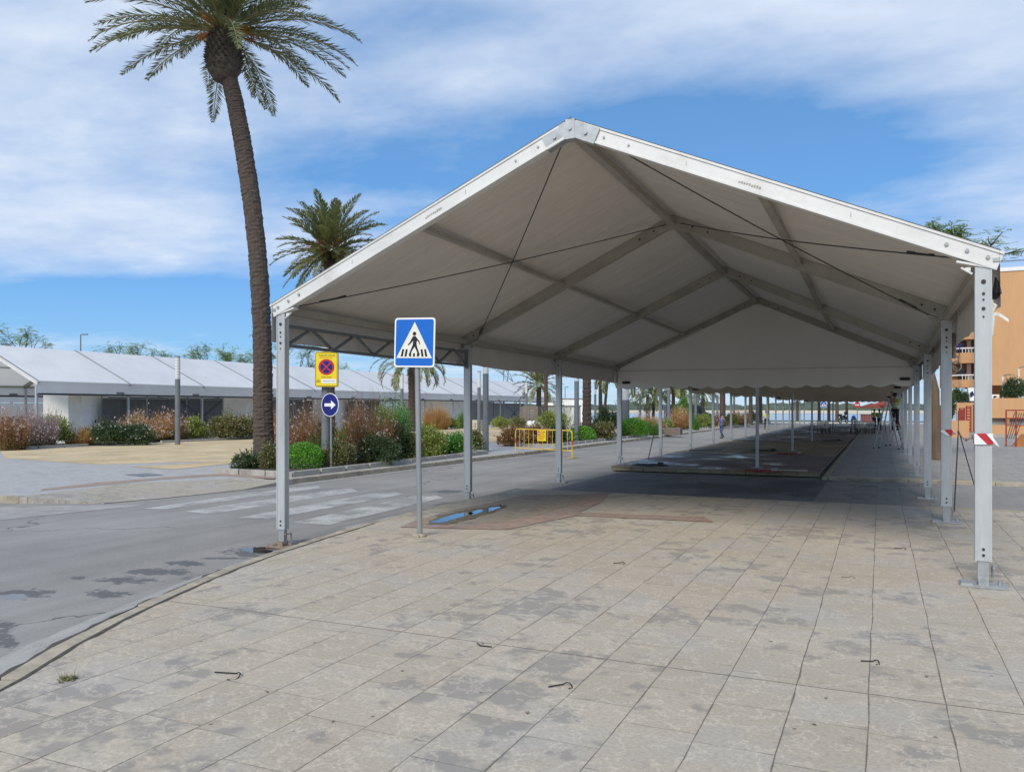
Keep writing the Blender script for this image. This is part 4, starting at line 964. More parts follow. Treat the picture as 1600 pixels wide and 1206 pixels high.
shrubs=[
 # island bed, front to back
 ('low dark reddish shrub at the front corner of the island bed',392,733,58,28,(Bu,'darkgreen','flower')),
 ('low dark shrub between the tall palm base and the first left marquee post',424,734,40,40,(Bu,'olive','flower')),
 ('rounded bright green clipped shrub right of the first left marquee post',474,733,62,42,(Mo,'mound')),
 ('fresh green grassy clump behind the bright clipped shrub',508,722,62,48,(Gr,'stemgreen')),
 ('pink flowering grass between the tall palm and the yellow sign column',472,716,105,78,(Ga,'red')),
 ('narrow pink flowering grass touching the tall palm trunk',432,708,34,70,(Ga,'red')),
 ('low rusty green shrub below the round blue arrow sign',528,731,56,42,(Bu,'olive','flower')),
 ('largest pink flowering grass in the middle of the island bed',572,724,96,98,(Ga,'red')),
 ('dark green shrub at the kerb below the largest pink flowering grass',588,727,76,52,(Bu,'darkgreen','flower')),
 ('tall bright green leafy shrub left of the pedestrian sign pole',612,716,70,98,(Bu,'green')),
 ('dense green shrub at the foot of the tall bright green shrub',618,722,60,60,(Bu,'darkgreen')),
 ('small straw coloured clump left of the pedestrian sign pole',641,721,40,44,(Bu,'olive')),
 ('yellow green variegated shrub right of the pedestrian sign pole',673,716,54,54,(Bu,'variegated')),
 ('green leafy shrub between the round arrow sign and the largest pink grass',546,724,44,56,(Bu,'green')),
 ('low dark green shrub with pale flowers behind the green grassy clump',512,716,50,52,(Bu,'darkgreen','flower')),
 ('low green shrub with white flowers left of the second left marquee post',712,711,58,34,(Bu,'green','whiteflower')),
 ('brownish flowering clump at the right end of the island bed',744,707,26,36,(Bu,'olive','whiteflower')),
 # far flower bed by the long marquees
 ('rust coloured grass at the left picture edge in the far flower bed',12,703,64,62,(Ga,'red')),
 ('mauve feathery grass in the far flower bed',58,699,66,64,(Ga,'purple')),
 ('low green clump below the mauve feathery grass',44,698,52,32,(Bu,'green')),
 ('rounded yellow green shrub right of the mauve feathery grass',84,697,56,46,(Bu,'variegated')),
 ('low orange brown grass in front of the concrete booth',125,696,52,32,(Gr,'tan')),
 ('low olive shrub right of the concrete booth',142,695,36,28,(Bu,'olive')),
 ('dark green shrub in the far flower bed below the wide dark screen',172,696,56,38,(Bu,'darkgreen','whiteflower')),
 ('dark shrub with white flowers in the far flower bed',212,695,62,34,(Bu,'darkgreen','whiteflower')),
 ('rusty brown grass in front of the wide dark screen',226,690,88,46,(Ga,'tan')),
 ('red brown grass left of the slim grey lamp column',262,689,60,44,(Ga,'red')),
 ('yellow green shrub right of the slim grey lamp column',303,687,46,32,(Bu,'variegated')),
 ('olive shrub with reddish tips left of the tall palm trunk',352,687,56,40,(Bu,'olive','flower')),
 ('green shrub beside the tall palm trunk in the far flower bed',386,686,42,38,(Bu,'olive','flower')),
 ('brown rounded bush right of the pedestrian sign pole in the far bed',682,671,46,38,(Gr,'tan')),
 ('small yellow green tuft in the far bed behind the plank pile',706,670,26,16,(Bu,'variegated')),
 ('spiky pale green agave like tuft in the far bed',724,669,24,26,(Gr,'stemgreen')),
 ('low yellow green shrub right of the thick lamp column',783,670,36,18,(Bu,'variegated')),
 ('low brown shrub left of the stacked wooden crates',810,669,30,16,(Bu,'olive','flower')),
 # roadside bed
 ('low reddish flowering shrub at the near end of the roadside bed',800,697,46,30,(Bu,'red','whiteflower')),
 ('reddish flowering shrub behind the left half of the yellow barrier',838,695,50,30,(Bu,'red','whiteflower')),
 ('dark reddish shrub behind the right half of the yellow barrier',868,692,40,28,(Bu,'darkgreen','whiteflower')),
 ('large yellow green shrub rising behind the yellow barrier',866,688,62,48,(Bu,'variegated')),
 ('rounded green clipped shrub behind the right end of the yellow barrier',909,690,44,24,(Mo,'mound')),
 ('small rusty grass at the foot of the thick brown palm trunk',906,684,28,28,(Gr,'tan')),
 ('big dark green shrub left of the fourth marquee post',948,684,50,50,(Bu,'darkgreen')),
 ('rusty flowering shrub below the big dark green shrub',944,688,40,30,(Bu,'olive','flower')),
 ('bright green clipped shrub right of the fourth marquee post',990,683,46,30,(Mo,'mound')),
 ('tan pink grass behind the bright green clipped shrubs',1010,678,56,32,(Ga,'tan')),
 ('green grassy clump left of the fifth marquee post',1018,680,30,26,(Gr,'stemgreen')),
 ('yellow green tuft left of the wooden crate at the kerb',1040,677,24,22,(Bu,'variegated')),
 ('tall orange brown grass right of the wooden crate at the kerb',1062,672,32,36,(Ga,'tan')),
 ('tall dark green shrub hiding part of the dark van',1070,666,32,44,(Bu,'green')),
 ('green blades beside the sixth marquee post',1084,672,20,24,(Gr,'stemgreen')),
 ('yellow green shrub in front of the dark van bonnet',1099,669,26,22,(Bu,'variegated')),
 ('small red grass left of the walking man',1117,667,14,24,(Ga,'red')),
 ('yellow brown shrub right of the walking man',1143,666,22,20,(Bu,'variegated')),
 ('rusty grass at the far end of the roadside bed',1155,664,30,22,(Ga,'tan')),
 ('last olive shrub at the far end of the roadside bed',1172,662,24,20,(Bu,'olive')),
]
for i,s_ in enumerate(shrubs): shrub(*s_,100+i)
# weeds
wd=thing('weed_tuft','small dry weed growing from the kerb joint in the foreground','weed',at_z(105,1062,.0)); m_=MB(); rr=random.Random(2); b=V(wd.location)
for k in range(46):
    a=rr.uniform(0,6.28); p=b+V((rr.gauss(0,.03),rr.gauss(0,.03),0)); e=p+V((math.cos(a)*.06,math.sin(a)*.06,rr.uniform(.02,.10)))
    m_.add([p-V((.002,0,0)),p+V((.002,0,0)),e],[(0,1,2)])
    m_.leaf(p,V((math.cos(a),math.sin(a),.5))*.035,.006,(0,0,1))
m_.build('blades',G['olive'],wd)

# ------------------------------------------------------------------ signs
def rrect(w,h,r,n=5):
    pts=[]
    for cx,cy,a0 in((w/2-r,h/2-r,0),(-w/2+r,h/2-r,90),(-w/2+r,-h/2+r,180),(w/2-r,-h/2+r,270)):
        for k in range(n+1): a=R(a0+90*k/n); pts.append((cx+r*math.cos(a),cy+r*math.sin(a)))
    return pts
def circ(r,n=32,cx=0,cy=0): return [(cx+r*math.cos(2*math.pi*k/n),cy+r*math.sin(2*math.pi*k/n)) for k in range(n)]
def text_part(name, s, size, O, ux, uy, n, m, parent, align='CENTER'):
    cu=bpy.data.curves.new('t','FONT'); cu.body=s; cu.size=size; cu.align_x=align; cu.align_y='CENTER'; cu.extrude=.0015
    o=bpy.data.objects.new('t',cu); col.objects.link(o); bpy.context.view_layer.update()
    me=bpy.data.meshes.new_from_object(o.evaluated_get(bpy.context.evaluated_depsgraph_get())); col.objects.unlink(o); bpy.data.objects.remove(o)
    mb=MB(); O=V(O); mb.add([O+V(ux)*v.co.x+V(uy)*v.co.y+V(n)*(v.co.z+.0015) for v in me.vertices],[tuple(p.vertices) for p in me.polygons])
    return mb.build(name,m,parent)
def frame_dir(deg):   # sign facing the camera side (-Y) turned by deg
    a=R(deg); n=V((math.sin(a),-math.cos(a),0)); ux=V((math.cos(a),math.sin(a),0)); return n,ux,V((0,0,1))
def crossing_sign(label, base, topz, w, h, ang, pole_r, parts=True, tilt=0, lean=0):
    t=thing('crossing_sign',label,'road sign',base,'pedestrian crossing signs'); b=V(base); n,ux,uy=frame_dir(ang)
    if tilt: uy=(uy*math.cos(tilt)-ux*math.sin(tilt)); ux=uy.cross(n)*1.0; ux=V((ux.x,ux.y,ux.z))
    po=MB(); po.tube([b,V((b.x-lean,b.y,topz-.06))],pole_r,14); pole=po.build('pole',M['pole_galv'],t,smooth=False)
    if parts:
        blob_=MB(); rr=random.Random(3)
        for k in range(9): a=k*.7; blob_.ball(b+V((math.cos(a)*.06*rr.uniform(.6,1.3),math.sin(a)*.06*rr.uniform(.6,1.3),.012)),.05*rr.uniform(.7,1.2),7,5,1,1,.6)
        blob_.build('concrete_collar',M['kerb'],pole)
    O=V((b.x-lean*1.15,b.y,topz-h/2))+n*(pole_r+.012)
    pl=MB().plate(rrect(w,h,.045),O,ux,uy,n,-.012,.006).build('plate',M['white'],t)
    if parts:
        MB().plate(rrect(w-.02,h-.02,.04),O,ux,uy,n,-.016,-.0125).box(O-n*.03+V((0,0,.14)),(.1,.03,.04)).box(O-n*.03-V((0,0,.14)),(.1,.03,.04)).build('back_brackets',M['steel'],pl)
    MB().plate(rrect(w-.045,h-.045,.032),O,ux,uy,n,.006,.0085).build('blue_field',M['blue'],pl)
    tb=-h/2+h*.185; tt=h/2-h*.085; tw=(w-.075)/2
    MB().plate([(-tw,tb),(tw,tb),(0,tt)],O,ux,uy,n,.0085,.0105).build('white_triangle',M['offwhite'],pl)
    mm=MB(); k=w/.64; q=lambda x,y:(x*k,y*k+tb)
    mm.plate(circ(.028*k,18,0,q(0,.345)[1]),O,ux,uy,n,.0105,.0125)
    body=[(-.016,.312),(.022,.308),(.052,.270),(.082,.240),(.090,.195),(.074,.192),(.068,.228),(.040,.248),(.036,.200),(.050,.150),(.092,.046),(.070,.038),(.030,.120),(.008,.160),(-.030,.110),(-.062,.036),(-.086,.044),(-.052,.125),(-.026,.180),(-.018,.246),(-.058,.205),(-.094,.178),(-.102,.192),(-.072,.222),(-.040,.280)]
    mm.plate([q(*p) for p in body],O,ux,uy,n,.0105,.0125)
    for x in (-.185,-.125,.125,.185): mm.plate([q(x-.017+ (-.010 if x<0 else .010),.022),q(x+.017+(-.010 if x<0 else .010),.022),q(x+.015-(x*.07),.125),q(x-.015-(x*.07),.125)],O,ux,uy,n,.0105,.0125)
    for x in (-.06,.0,.062): mm.plate([q(x-.016,.022),q(x+.016,.022),q(x+.014,.070),q(x-.014,.070)],O,ux,uy,n,.0127,.0137)
    mm.build('pedestrian_symbol',M['ink'],pl)
    return t
pb=at_z(656,838,0.)
crossing_sign('large blue pedestrian crossing sign with white triangle on a grey pole',pb,3.055,.63,.69,4,.038,tilt=R(-1.5),lean=.05)
d2=at_depth(1287,652,100); d2.z=ZF
crossing_sign('small distant blue pedestrian crossing sign beyond the folding tables',d2,2.5,.72,.68,0,.04,False)
# lamp columns: tall grey cylinders with a ribbed glowing-white head (unlit)
def lamp_column(label, px, d, z0=ZP, top=4.4, r=.13, wide=None, plain=False):
    b=at_depth(px,640,d); b.z=z0; t=thing('lamp_column',label,'lamp column',b,'ribbed lamp columns')
    m_=MB(); m_.cyl(b,r,1.45,20).cyl(b+V((0,0,1.46)),r*.97,top-1.15-1.46-z0,20); m_.build('column',M['lamp_grey'],t)
    zb_=top-1.15; h=MB(); h.cyl((b.x,b.y,zb_),r*.95,1.1,20); hd=h.build('lamp_head',M['lamp_white'],t)
    g=MB()
    for k in range(14): g.cyl((b.x,b.y,zb_+.03+k*.078),r*1.0,.016,20)
    g.build('louvre_rings',M['lamp_grey'],hd)
    MB().cyl((b.x,b.y,top-.05),r*1.02,.06,20).build('cap',M['lamp_grey'],hd)
    return t
lc=lamp_column('lamp column in the island bed carrying the yellow and round blue signs',509,25)
lamp_column('thick grey lamp column standing right of the second left marquee post',759,34.6)
lamp_column('slim grey lamp column in front of the leftmost long marquee',277.5,41)
lamp_column('slim lamp column between the drooping palm and the yellow sign',628,62)
lamp_column('slim lamp column just left of the thick grey lamp column',748.5,58)
lamp_column('far lamp column in front of the stacked wooden crates',822.5,82)
lamp_column('lamp column left of the thick brown palm trunk',901,44)
lamp_column('bright topped lamp column just right of the fourth marquee post',977,52,top=3.45,r=.27)
lamp_column('lamp column in front of the rear of the dark van',1045,62)
lamp_column('far lamp column right of the sixth marquee post',1087,75)
lamp_column('far lamp column left of the walking man',1121,92)
lamp_column('far lamp column right of the walking man',1147,100)
lamp_column('far thin lamp column seen past the seventh marquee post',930,88)
lamp_column('far thin lamp column left of the fifth marquee post',1000,85)
# no stopping sign and round arrow sign on the column
b=V(lc.location); n,ux,uy=frame_dir(24)
t=thing('no_stopping_sign','yellow no stopping sign with a red ring, on a grey lamp column','road sign',at_depth(510,577,24.75))
O=V(t.location); w_,h_=.70,1.06
pl=MB().plate(rrect(w_,h_,.05),O,ux,uy,n,-.07,.0).build('plate',M['yellow'],t)
MB().plate(rrect(w_+.012,h_+.012,.055),O,ux,uy,n,-.075,-.055).build('rim',M['dark'],pl)
fr_=MB(); k0=rrect(w_-.03,h_-.03,.045); k1=rrect(w_-.06,h_-.06,.035); nn=len(k0)
fr_.add([O+ux*p[0]+uy*p[1]+n*.002 for p in k0]+[O+ux*p[0]+uy*p[1]+n*.002 for p in k1],[(i,(i+1)%nn,nn+(i+1)%nn,nn+i) for i in range(nn)]); fr_.build('black_line',M['ink'],pl)
text_part('heading','POLICÍA LOCAL',.072,O+uy*.425+n*.001+ux*.02,ux,uy,n,M['ink'],pl)
text_part('subheading','PROHIBIDO ESTACIONAR',.036,O+uy*.36+n*.001,ux,uy,n,M['red'],pl)
MB().plate(circ(.245),O+uy*.07,ux,uy,n,.0,.003).build('red_ring',M['red'],pl)
MB().plate(circ(.185),O+uy*.07,ux,uy,n,.003,.005).build('blue_disc',M['navy'],pl)
cx_=MB()
for sg in(-1,1): 
    a=R(45*sg); p=[(math.cos(a)*x-math.sin(a)*y,math.sin(a)*x+math.cos(a)*y) for x,y in((-.19,-.022),(.19,-.022),(.19,.022),(-.19,.022))]
    cx_.plate(p,O+uy*.07,ux,uy,n,.005,.007+.001*sg)
cx_.build('red_cross',M['red'],pl)
text_part('small_print','AVISO GRÚA',.055,O-uy*.245+n*.001,ux,uy,n,M['ink'],pl)
bx=MB(); bx.plate([(-.15,-.42),(.30,-.42),(.30,-.30),(-.15,-.30)],O,ux,uy,n,.0,.003); bx.build('white_strip',M['white'],pl)
text_part('strip_text','SERVICIO DE GRÚA',.042,O-uy*.36+ux*.075+n*.003,ux,uy,n,M['ink'],pl)
text_part('side_text','DÍAS\nHORAS',.04,O-uy*.36-ux*.25+n*.001,ux,uy,n,M['ink'],pl)
n,ux,uy=frame_dir(-7)
t=thing('arrow_sign','round dark blue sign with a white arrow pointing right','road sign',at_z(521,712,ZP)); q=at_depth(515.5,632.5,24.6); O=q
t.location=V((q.x,q.y+.06,ZP)); b=V(t.location)
MB().tube([b,b+V((0,0,q.z-ZP+.2))],.03,10).build('pole',M['pole_galv'],t)
pl=MB().plate(circ(.355,40),O,ux,uy,n,-.02,.0).build('plate',M['white'],t)
MB().plate(circ(.335,40),O,ux,uy,n,.0,.003).build('blue_disc',M['navy'],pl)
MB().plate([(-.22,-.045),(.05,-.045),(.05,-.135),(.235,0),(.05,.135),(.05,.045),(-.22,.045)],O,ux,uy,n,.003,.006).build('white_arrow',M['white'],pl)
# far no entry sign
d3=at_depth(1339.5,652,95); d3.z=ZF; n,ux,uy=frame_dir(0); t=thing('no_entry_sign','small distant round red no entry sign beside the parked motorcycles','road sign',d3)
MB().tube([d3,d3+V((0,0,2.3))],.05,8).build('pole',M['lamp_grey'],t); O=d3+V((0,-.07,2.25))
pl=MB().plate(circ(.33,24),O,ux,uy,n,-.01,.0).build('plate',M['red'],t); MB().plate([(-.23,-.06),(.23,-.06),(.23,.06),(-.23,.06)],O,ux,uy,n,.0,.006).build('white_bar',M['white'],pl)
# tall street lights
def street_light(label,px,pytop,d,arm=.9,z0=ZP):
    b=at_depth(px,650,d); b.z=z0; top=at_depth(px,pytop,d); t=thing('street_light',label,'street light',b,'tall street lights')
    MB().tube([b,b.lerp(top,.5),top],[.09,.07,.05],8).build('mast',M['lamp_grey'],t)
    e=top+V((arm*_c,arm*_s,.05)); MB().tube([top,e],.03,6).build('arm',M['lamp_grey'],t); MB().box(e+V((.1*_c,.1*_s,-.02)),(.5,.22,.1),YAW).build('lamp',M['lamp_grey'],t)
street_light('tall thin street light above the leftmost marquee roof',126,523,75,.3)
street_light('tall thin street light behind the leafy tree over the far marquee end',787,571,110,.5)
street_light('far double street light between the third and fourth marquee posts',883,605,130,.2)
# yellow crowd barrier
a=at_z(805,710.5,ZR); bb=at_z(903,717,ZR); bb=a.lerp(bb,.92)+V((0,.0,0)); dv=(bb-a).normalized(); ln=(bb-a).length; t=thing('crowd_barrier','yellow steel crowd barrier with a small yellow notice standing at the far kerb','barrier',a)
fz=lambda k,z:a+dv*k+V((0,0,z)); fm=MB()
top_,bot_=1.10,.30
fm.tube([fz(.02,.0),fz(.02,top_-.12),fz(.06,top_-.03),fz(.15,top_),fz(ln-.15,top_),fz(ln-.06,top_-.03),fz(ln-.02,top_-.12),fz(ln-.02,0)],.024,8); fm.tube([fz(.02,bot_),fz(ln-.02,bot_)],.02,8)
fm.build('frame',M['barrier'],t)
nb=12
for k in range(1,nb): MB().tube([fz(ln*k/nb,bot_),fz(ln*k/nb,top_)],.011,6).build('bar',M['barrier'],t)
cr=V((-dv.y,dv.x,0))
for k in(.02,ln-.02): MB().tube([fz(k,.02)-cr*.25,fz(k,.06),fz(k,.02)+cr*.25],.018,6).build('foot',M['barrier'],t)
for k in(.02,ln-.02): MB().tube([fz(k,.52),fz(k,.72)],.030,8).build('reflector_band',M['orange'],t)
n=-cr if cr.y>0 else cr; O=fz(ln*.49,.84)+n*.03; uz=V((0,0,1))
npl=MB().plate([(-.26,-.20),(.26,-.20),(.26,.24),(-.26,.24)],O,dv,uz,n,-.005,.005).build('notice',M['yellow'],t)
MB().plate(circ(.085,18,-.15,.12),O,dv,uz,n,.005,.008).build('red_disc',M['red'],npl); MB().plate([(-.20,.10),(-.10,.10),(-.10,.14),(-.20,.14)],O,dv,uz,n,.008,.010).build('white_bar',M['white'],npl)
m_=MB()
for q,(x0,x1) in enumerate(((-.03,.2),(-.03,.16),(-.2,.2),(-.2,.12))): z=.15-.09*q; m_.plate([(x0,z),(x1,z),(x1,z+.035),(x0,z+.035)],O,dv,uz,n,.005,.007)
m_.build('notice_lines',M['orange'],npl)
# building-site leftovers on the plaza
for i,(px,py,tz,ln_,ang,lab) in enumerate(((668,690,.10,4.2,6,'lowest weathered plank in the pile behind the pedestrian sign pole'),(705,688,.24,3.8,-4,'weathered plank lying across the middle of the pile behind the pedestrian sign pole'),(690,686,.40,4.6,10,'topmost weathered plank slanting over the pile behind the pedestrian sign pole'),(640,686,.30,1.8,0,'short weathered plank at the left end of the plank pile'))):
    c=at_z(px,py,ZP); c.z=ZP; t=thing('timber_plank',lab,'plank',c,'weathered planks piled on the sand'); m_=MB(); o=V((math.cos(YAW+R(ang))*ln_/2,math.sin(YAW+R(ang))*ln_/2,.0))
    for k in range(3): m_.beam(c-o+V((-.12*k,.22*k,tz)),c+o+V((-.12*k,.22*k,tz+.08*(i==2))),.20,.06)
    m_.build('boards',M['wood'] if i!=2 else M['pale_wood'],t)
    if i==0: MB().box(c+V((0,0,.03)),(.2,.6,.06)).build('bearer',M['wood'],t)
def crate(label,c,w_,d_,h_,m1,slats=4,panels=1):
    t=thing('wooden_crate',label,'crate',c,'wooden crates left on site'); c=V(c); m_=MB()
    for sy in(-1,1):
        for k in range(slats):
            z=c.z+h_*(k+.5)/slats; m_.box((c.x,c.y+sy*d_/2,z),(w_,.03,h_/slats-.025)); m_.box((c.x+sy*w_/2,c.y,z),(.03,d_-.04,h_/slats-.025))
    m_.box((c.x,c.y,c.z+h_-.02),(w_-.04,d_-.04,.03)); m_.build('boards',m1,t); q=MB()
    for k in range(panels+1):
        x=-w_/2+w_*k/panels
        for sy in(-1,1): q.box((c.x+x*.97,c.y+sy*(d_/2+.03),c.z+h_/2),(.08,.05,h_))
    q.build('battens',m1,t)
c=at_z(745,672,ZP); c.z=ZP; crate('pale low wooden crate left behind the thick lamp column',c,1.2,.8,.85,M['pale_wood'],3)
c=at_depth(831.5,660,76); c.z=ZP; crate('tall stack of grey slatted wooden crates at the end of the grey mesh screen',c,1.75,1.4,2.0,M['wood'],10,2)
c=at_z(1052,679.5,ZP); c.z=ZP; crate('low weathered wooden crate by the kerb beyond the fifth marquee post',c,1.05,.7,.50,M['wood'],3)
c=at_z(830,669,ZP); t=thing('bulk_bag','crumpled white bulk bag lying in front of the wooden crates','bag',c); m_=MB(); rr=random.Random(4)
for k in range(16): m_.ball(c+V((rr.uniform(-.65,.65),rr.uniform(-.3,.3),rr.uniform(.12,.42))),rr.uniform(.2,.34),8,6,1,1,rr.uniform(.7,1.1))
m_.build('sack',M['bag'],t,smooth=True)
def container(label,px,py,d,w_,h_,m1):
    c=at_depth(px,py,d); c.z=ZP; t=thing('site_cabin',label,'cabin',c,'pale cabins beyond the crates')
    MB().box(c+V((0,0,h_/2)),(w_,2.2,h_)).build('wall',m1,t); MB().box(c+V((0,0,h_+.06)),(w_+.2,2.4,.12)).build('roof',M['wallgrey'],t)
    MB().box(c+V((-w_*.2,-1.12,h_*.55)),(w_*.25,.04,h_*.4)).build('window',M['glassdark'],t); MB().box(c+V((w_*.22,-1.12,h_*.45)),(.9,.05,h_*.85)).build('door',M['wallwhite'],t)
container('long low cream cabin partly hidden behind the yellow green shrub',872,655,92,4.6,2.0,M['cabin'])
container('pale distant cabin left of the thick brown palm trunk',890,655,108,4.5,3.0,M['wallwhite'])
container('small white hut beyond the wooden crates',862,655,104,1.2,2.6,M['wallwhite'])
# dark van
c=at_depth(1074,655,88); c.z=-.05; t=thing('dark_van','dark grey delivery van parked beyond the roadside shrubs, seen from its side','van',c); ux=V((_c,_s,0)); uyv=V((-_s,_c,0))
prof=[(-2.4,.42),(2.45,.42),(2.5,.95),(2.35,1.22),(1.75,1.42),(1.15,2.08),(.9,2.16),(-2.25,2.2),(-2.42,2.0)]
m_=MB().plate(prof,c,ux,V((0,0,1)),uyv,-.95,.95); bd=m_.build('body',M['van'],t,bevel=.06)
MB().plate([(.15,1.35),(1.62,1.38),(1.12,1.98),(.2,1.98)],c,ux,V((0,0,1)),-uyv,.95,.962).build('side_window',M['glassdark'],t)
MB().beam(c+ux*1.80+V((0,0,1.44))-uyv*0,c+ux*1.20+V((0,0,2.06)),1.6,.05,up=(0,0,1)).build('windscreen',M['glassdark'],t)
for x in(-1.55,1.65):
    for sg in(-1,1):
        p=c+ux*x+V((0,0,.36)); wh=MB().tube([p+uyv*sg*.72,p+uyv*sg*.98],.36,18).build('wheel',M['tyre'],t); MB().tube([p+uyv*sg*.975,p+uyv*sg*.99],.20,14).build('rim',M['steel'],wh)
MB().box(c+ux*2.47+V((0,0,.8))-uyv*.6,(.08,.3,.16),YAW).build('headlight',M['lamp_white'],t); MB().box(c-ux*2.42+V((0,0,1.0))-uyv*.8,(.06,.16,.3),YAW).build('tail_light',M['red'],t)
MB().box(c+ux*1.30+V((0,0,1.42))-uyv*1.08,(.12,.16,.22),YAW).build('mirror',M['dark'],t)

# ------------------------------------------------------------------ floor platforms under the tents
def platform(label,x0,x1,y0,y1,z,mm):
    t=thing('floor_platform',label,'platform',(x0,y0,ZR),'timber floor platforms under the marquees')
    MB().box(((x0+x1)/2,(y0+y1)/2,z-.015),(x1-x0,y1-y0,.03)).build('floor_boards',mm,t)
    n=max(2,round((x1-x0)/1.0)); m_=MB()
    for k in range(n): 
        a=x0+(x1-x0)*k/n; b=x0+(x1-x0)*(k+1)/n; m_.box(((a+b)/2,y0+.03,z-.085),(b-a-.02,.06,.10))
    m_.build('edge_board',M['deck_edge'],t)
    MB().box(((x0+x1)/2,y0+.0,z-.016),(x1-x0+.03,.035,.028)).build('edge_trim',M['deck_edge'],t)
    m_=MB()
    for k in range(n+1): m_.box((x0+.1+(x1-x0-.2)*k/n,y0+.25,(ZR+z)/2-.04),(.12,.12,z-ZR-.09))
    m_.build('support_block',M['wood'],t)
    MB().box((x0+.02,(y0+y1)/2,z-.08),(.04,y1-y0,.10)).build('side_board',M['deck_edge'],t)
platform('nearest timber floor platform with a wet dark surface and yellowish edge boards',-7.72,-1.56,24.6,33.6,-.03,M['deck_wet'])
platform('second floor platform with dry tan panels behind the wet one',-7.7,-1.56,33.7,45.5,-.04,M['deck_dry'])
platform('third floor platform back beneath the marquee row',-7.7,-1.56,47.6,58,-.05,M['deck_wet'])
platform('farthest floor platform beneath the marquee row',-7.7,-1.56,60.0,78,-.06,M['deck_wet'])
def clutter(label,px,py,z,kind):
    c=at_z(px,py,z); t=thing('electrical_cable',label,'cable',c,'loose cables on the platforms'); rr=random.Random(px); m_=MB()
    pts=[]
    for k in range(40): a=k*.55; r_=.25+.12*math.sin(k*.9); pts.append(c+V((math.cos(a)*r_*1.6,math.sin(a)*r_,.03+.01*math.sin(k*2.1))))
    m_.tube(pts,.014,5); m_.build('coil',M['redmetal'] if kind else M['dark'],t)
    MB().box(c+V((.35,0,.08)),(.16,.12,.08)).build('socket_box',M['tabletop'] if kind else M['dark'],t)
clutter('red coiled cable at the foot of the nearest centre post',1190,737,-.03,True)
clutter('red coiled cable at the foot of the second centre post',1234,710,-.04,True)
clutter('dark coiled cable on the second platform',1195,704.5,-.04,False)
clutter('dark coiled cable lying on the nearest platform edge',1015,727.5,-.03,False)
clutter('dark heap of cable right of the third centre post',1300,689,-.05,False)
# slim bar leaning on a post, spare battens on the deck
a=at_z(1013,717,-.03); bz=at_depth(1021,681,31.4); t=thing('leaning_rod','thin dark rod leaning towards the fifth marquee post','rod',a); MB().tube([a,bz],.018,6).build('rod',M['dark'],t); MB().tube([bz,at_depth(1032,685,31.4)],.012,6).build('tie',M['dark'],t)
a=at_z(1077,705.5,-.04); bz=at_z(1128,705,-.04); t=thing('spare_batten','dark bar lying on the second platform by the sixth marquee post','bar',a); MB().beam(a+V((0,0,.06)),bz+V((0,0,.06)),.08,.06).build('bar',M['truss'],t)
a=V((-2.5,24.6,-.03)); t=thing('loose_board','pale board lying on the corner of the nearest platform','board',a); MB().beam(V((-3.2,24.52,-.0)),V((-1.9,24.72,-.0)),.10,.03).build('board',M['pale_wood'],t)
# ------------------------------------------------------------------ bent wire hooks dropped on the paving
for i,(px,py,ang,ln_,lab) in enumerate(((363,1053,-10,.26,'bent black wire hook lying left of centre in the foreground'),(876,1071,25,.18,'bent black wire hook nearest the bottom of the foreground'),(753,1010,160,.16,'bent black wire hook lying on the straight paving joint'),
        (968,880,15,.15,'bent black wire hook farthest from the camera in the middle'),(1361,1034,-5,.14,'bent black wire hook at the right beside a joint line'),(1325,902,10,.16,'brownish wire hook in front of the right posts'),(1407,857,0,.16,'bent black wire hook near the foot of the second right post'))):
    c=at_z(px,py,0.); t=thing('wire_hook',lab,'wire hook',c,'bent wire hooks on the paving'); a=YAW+R(ang); u=V((math.cos(a),math.sin(a),0)); v=V((-u.y,u.x,0))
    pts=[c+u*(-ln_/2)+V((0,0,.008)),c+u*(ln_*.1)+V((0,0,.008))]
    for k in range(7): b_=R(90-30*k); pts.append(c+u*(ln_*.1+math.cos(b_)*ln_*.22)+v*(-ln_*.22+math.sin(b_)*ln_*.22)+V((0,0,.008+.012*math.sin(k))))
    m_=MB().tube(pts,.0042,6); m_.build('wire',M['rust'] if i==5 else M['ink'],t)
lt=random.Random(6)
for i in range(9):
    px,py=lt.uniform(420,1500),lt.uniform(870,1190); c=at_z(px,py,0.)
    t=thing('dry_leaf',('curled dry leaf fallen on the foreground paving'),'leaf',c,'dry leaves scattered on the paving'); m_=MB(); a=lt.uniform(0,6.28)
    m_.leaf(c+V((0,0,.004)),V((math.cos(a),math.sin(a),.15))*lt.uniform(.03,.05),.008,(0,0,1)); m_.leaf(c+V((0,0,.006)),V((math.cos(a+.5),math.sin(a+.5),.3))*.03,.006,(0,0,1)); m_.build('blade',M['rust'],t)
# ------------------------------------------------------------------ hazard tape, straps and the torn flap on the right posts
def striped(name_m):
    m,nt,bs=nmat(name_m); v=obj_vec(nt); sx=N(nt,'ShaderNodeSeparateXYZ'); L(nt,v,sx.inputs[0])
    q=math_(nt,'FRACT',math_(nt,'MULTIPLY',math_(nt,'ADD',sx.outputs['X'],math_(nt,'SUBTRACT',math_(nt,'MULTIPLY',sx.outputs['Z'],.9),math_(nt,'MULTIPLY',sx.outputs['Y'],.6))),4.6))
    L(nt,ramp(nt,q,[(0.,(.45,.02,.03)),(.5,(.74,.73,.71))],'CONSTANT'),bs.inputs['Base Color']); bs.inputs['Roughness'].default_value=.4; return m
M['tape']=striped('hazard_tape')
px_,py_,pz=TX[1],9.42,at_Y(1537,686,9.37).z
t=thing('hazard_tape','red and white striped tape wrapped round the nearest right marquee post','tape',(px_+.02,py_,pz)); m_=MB()
ring=[(-.082,-.06),(.082,-.06),(.082,.06),(-.082,.06)]; hh=.055; vs=[]
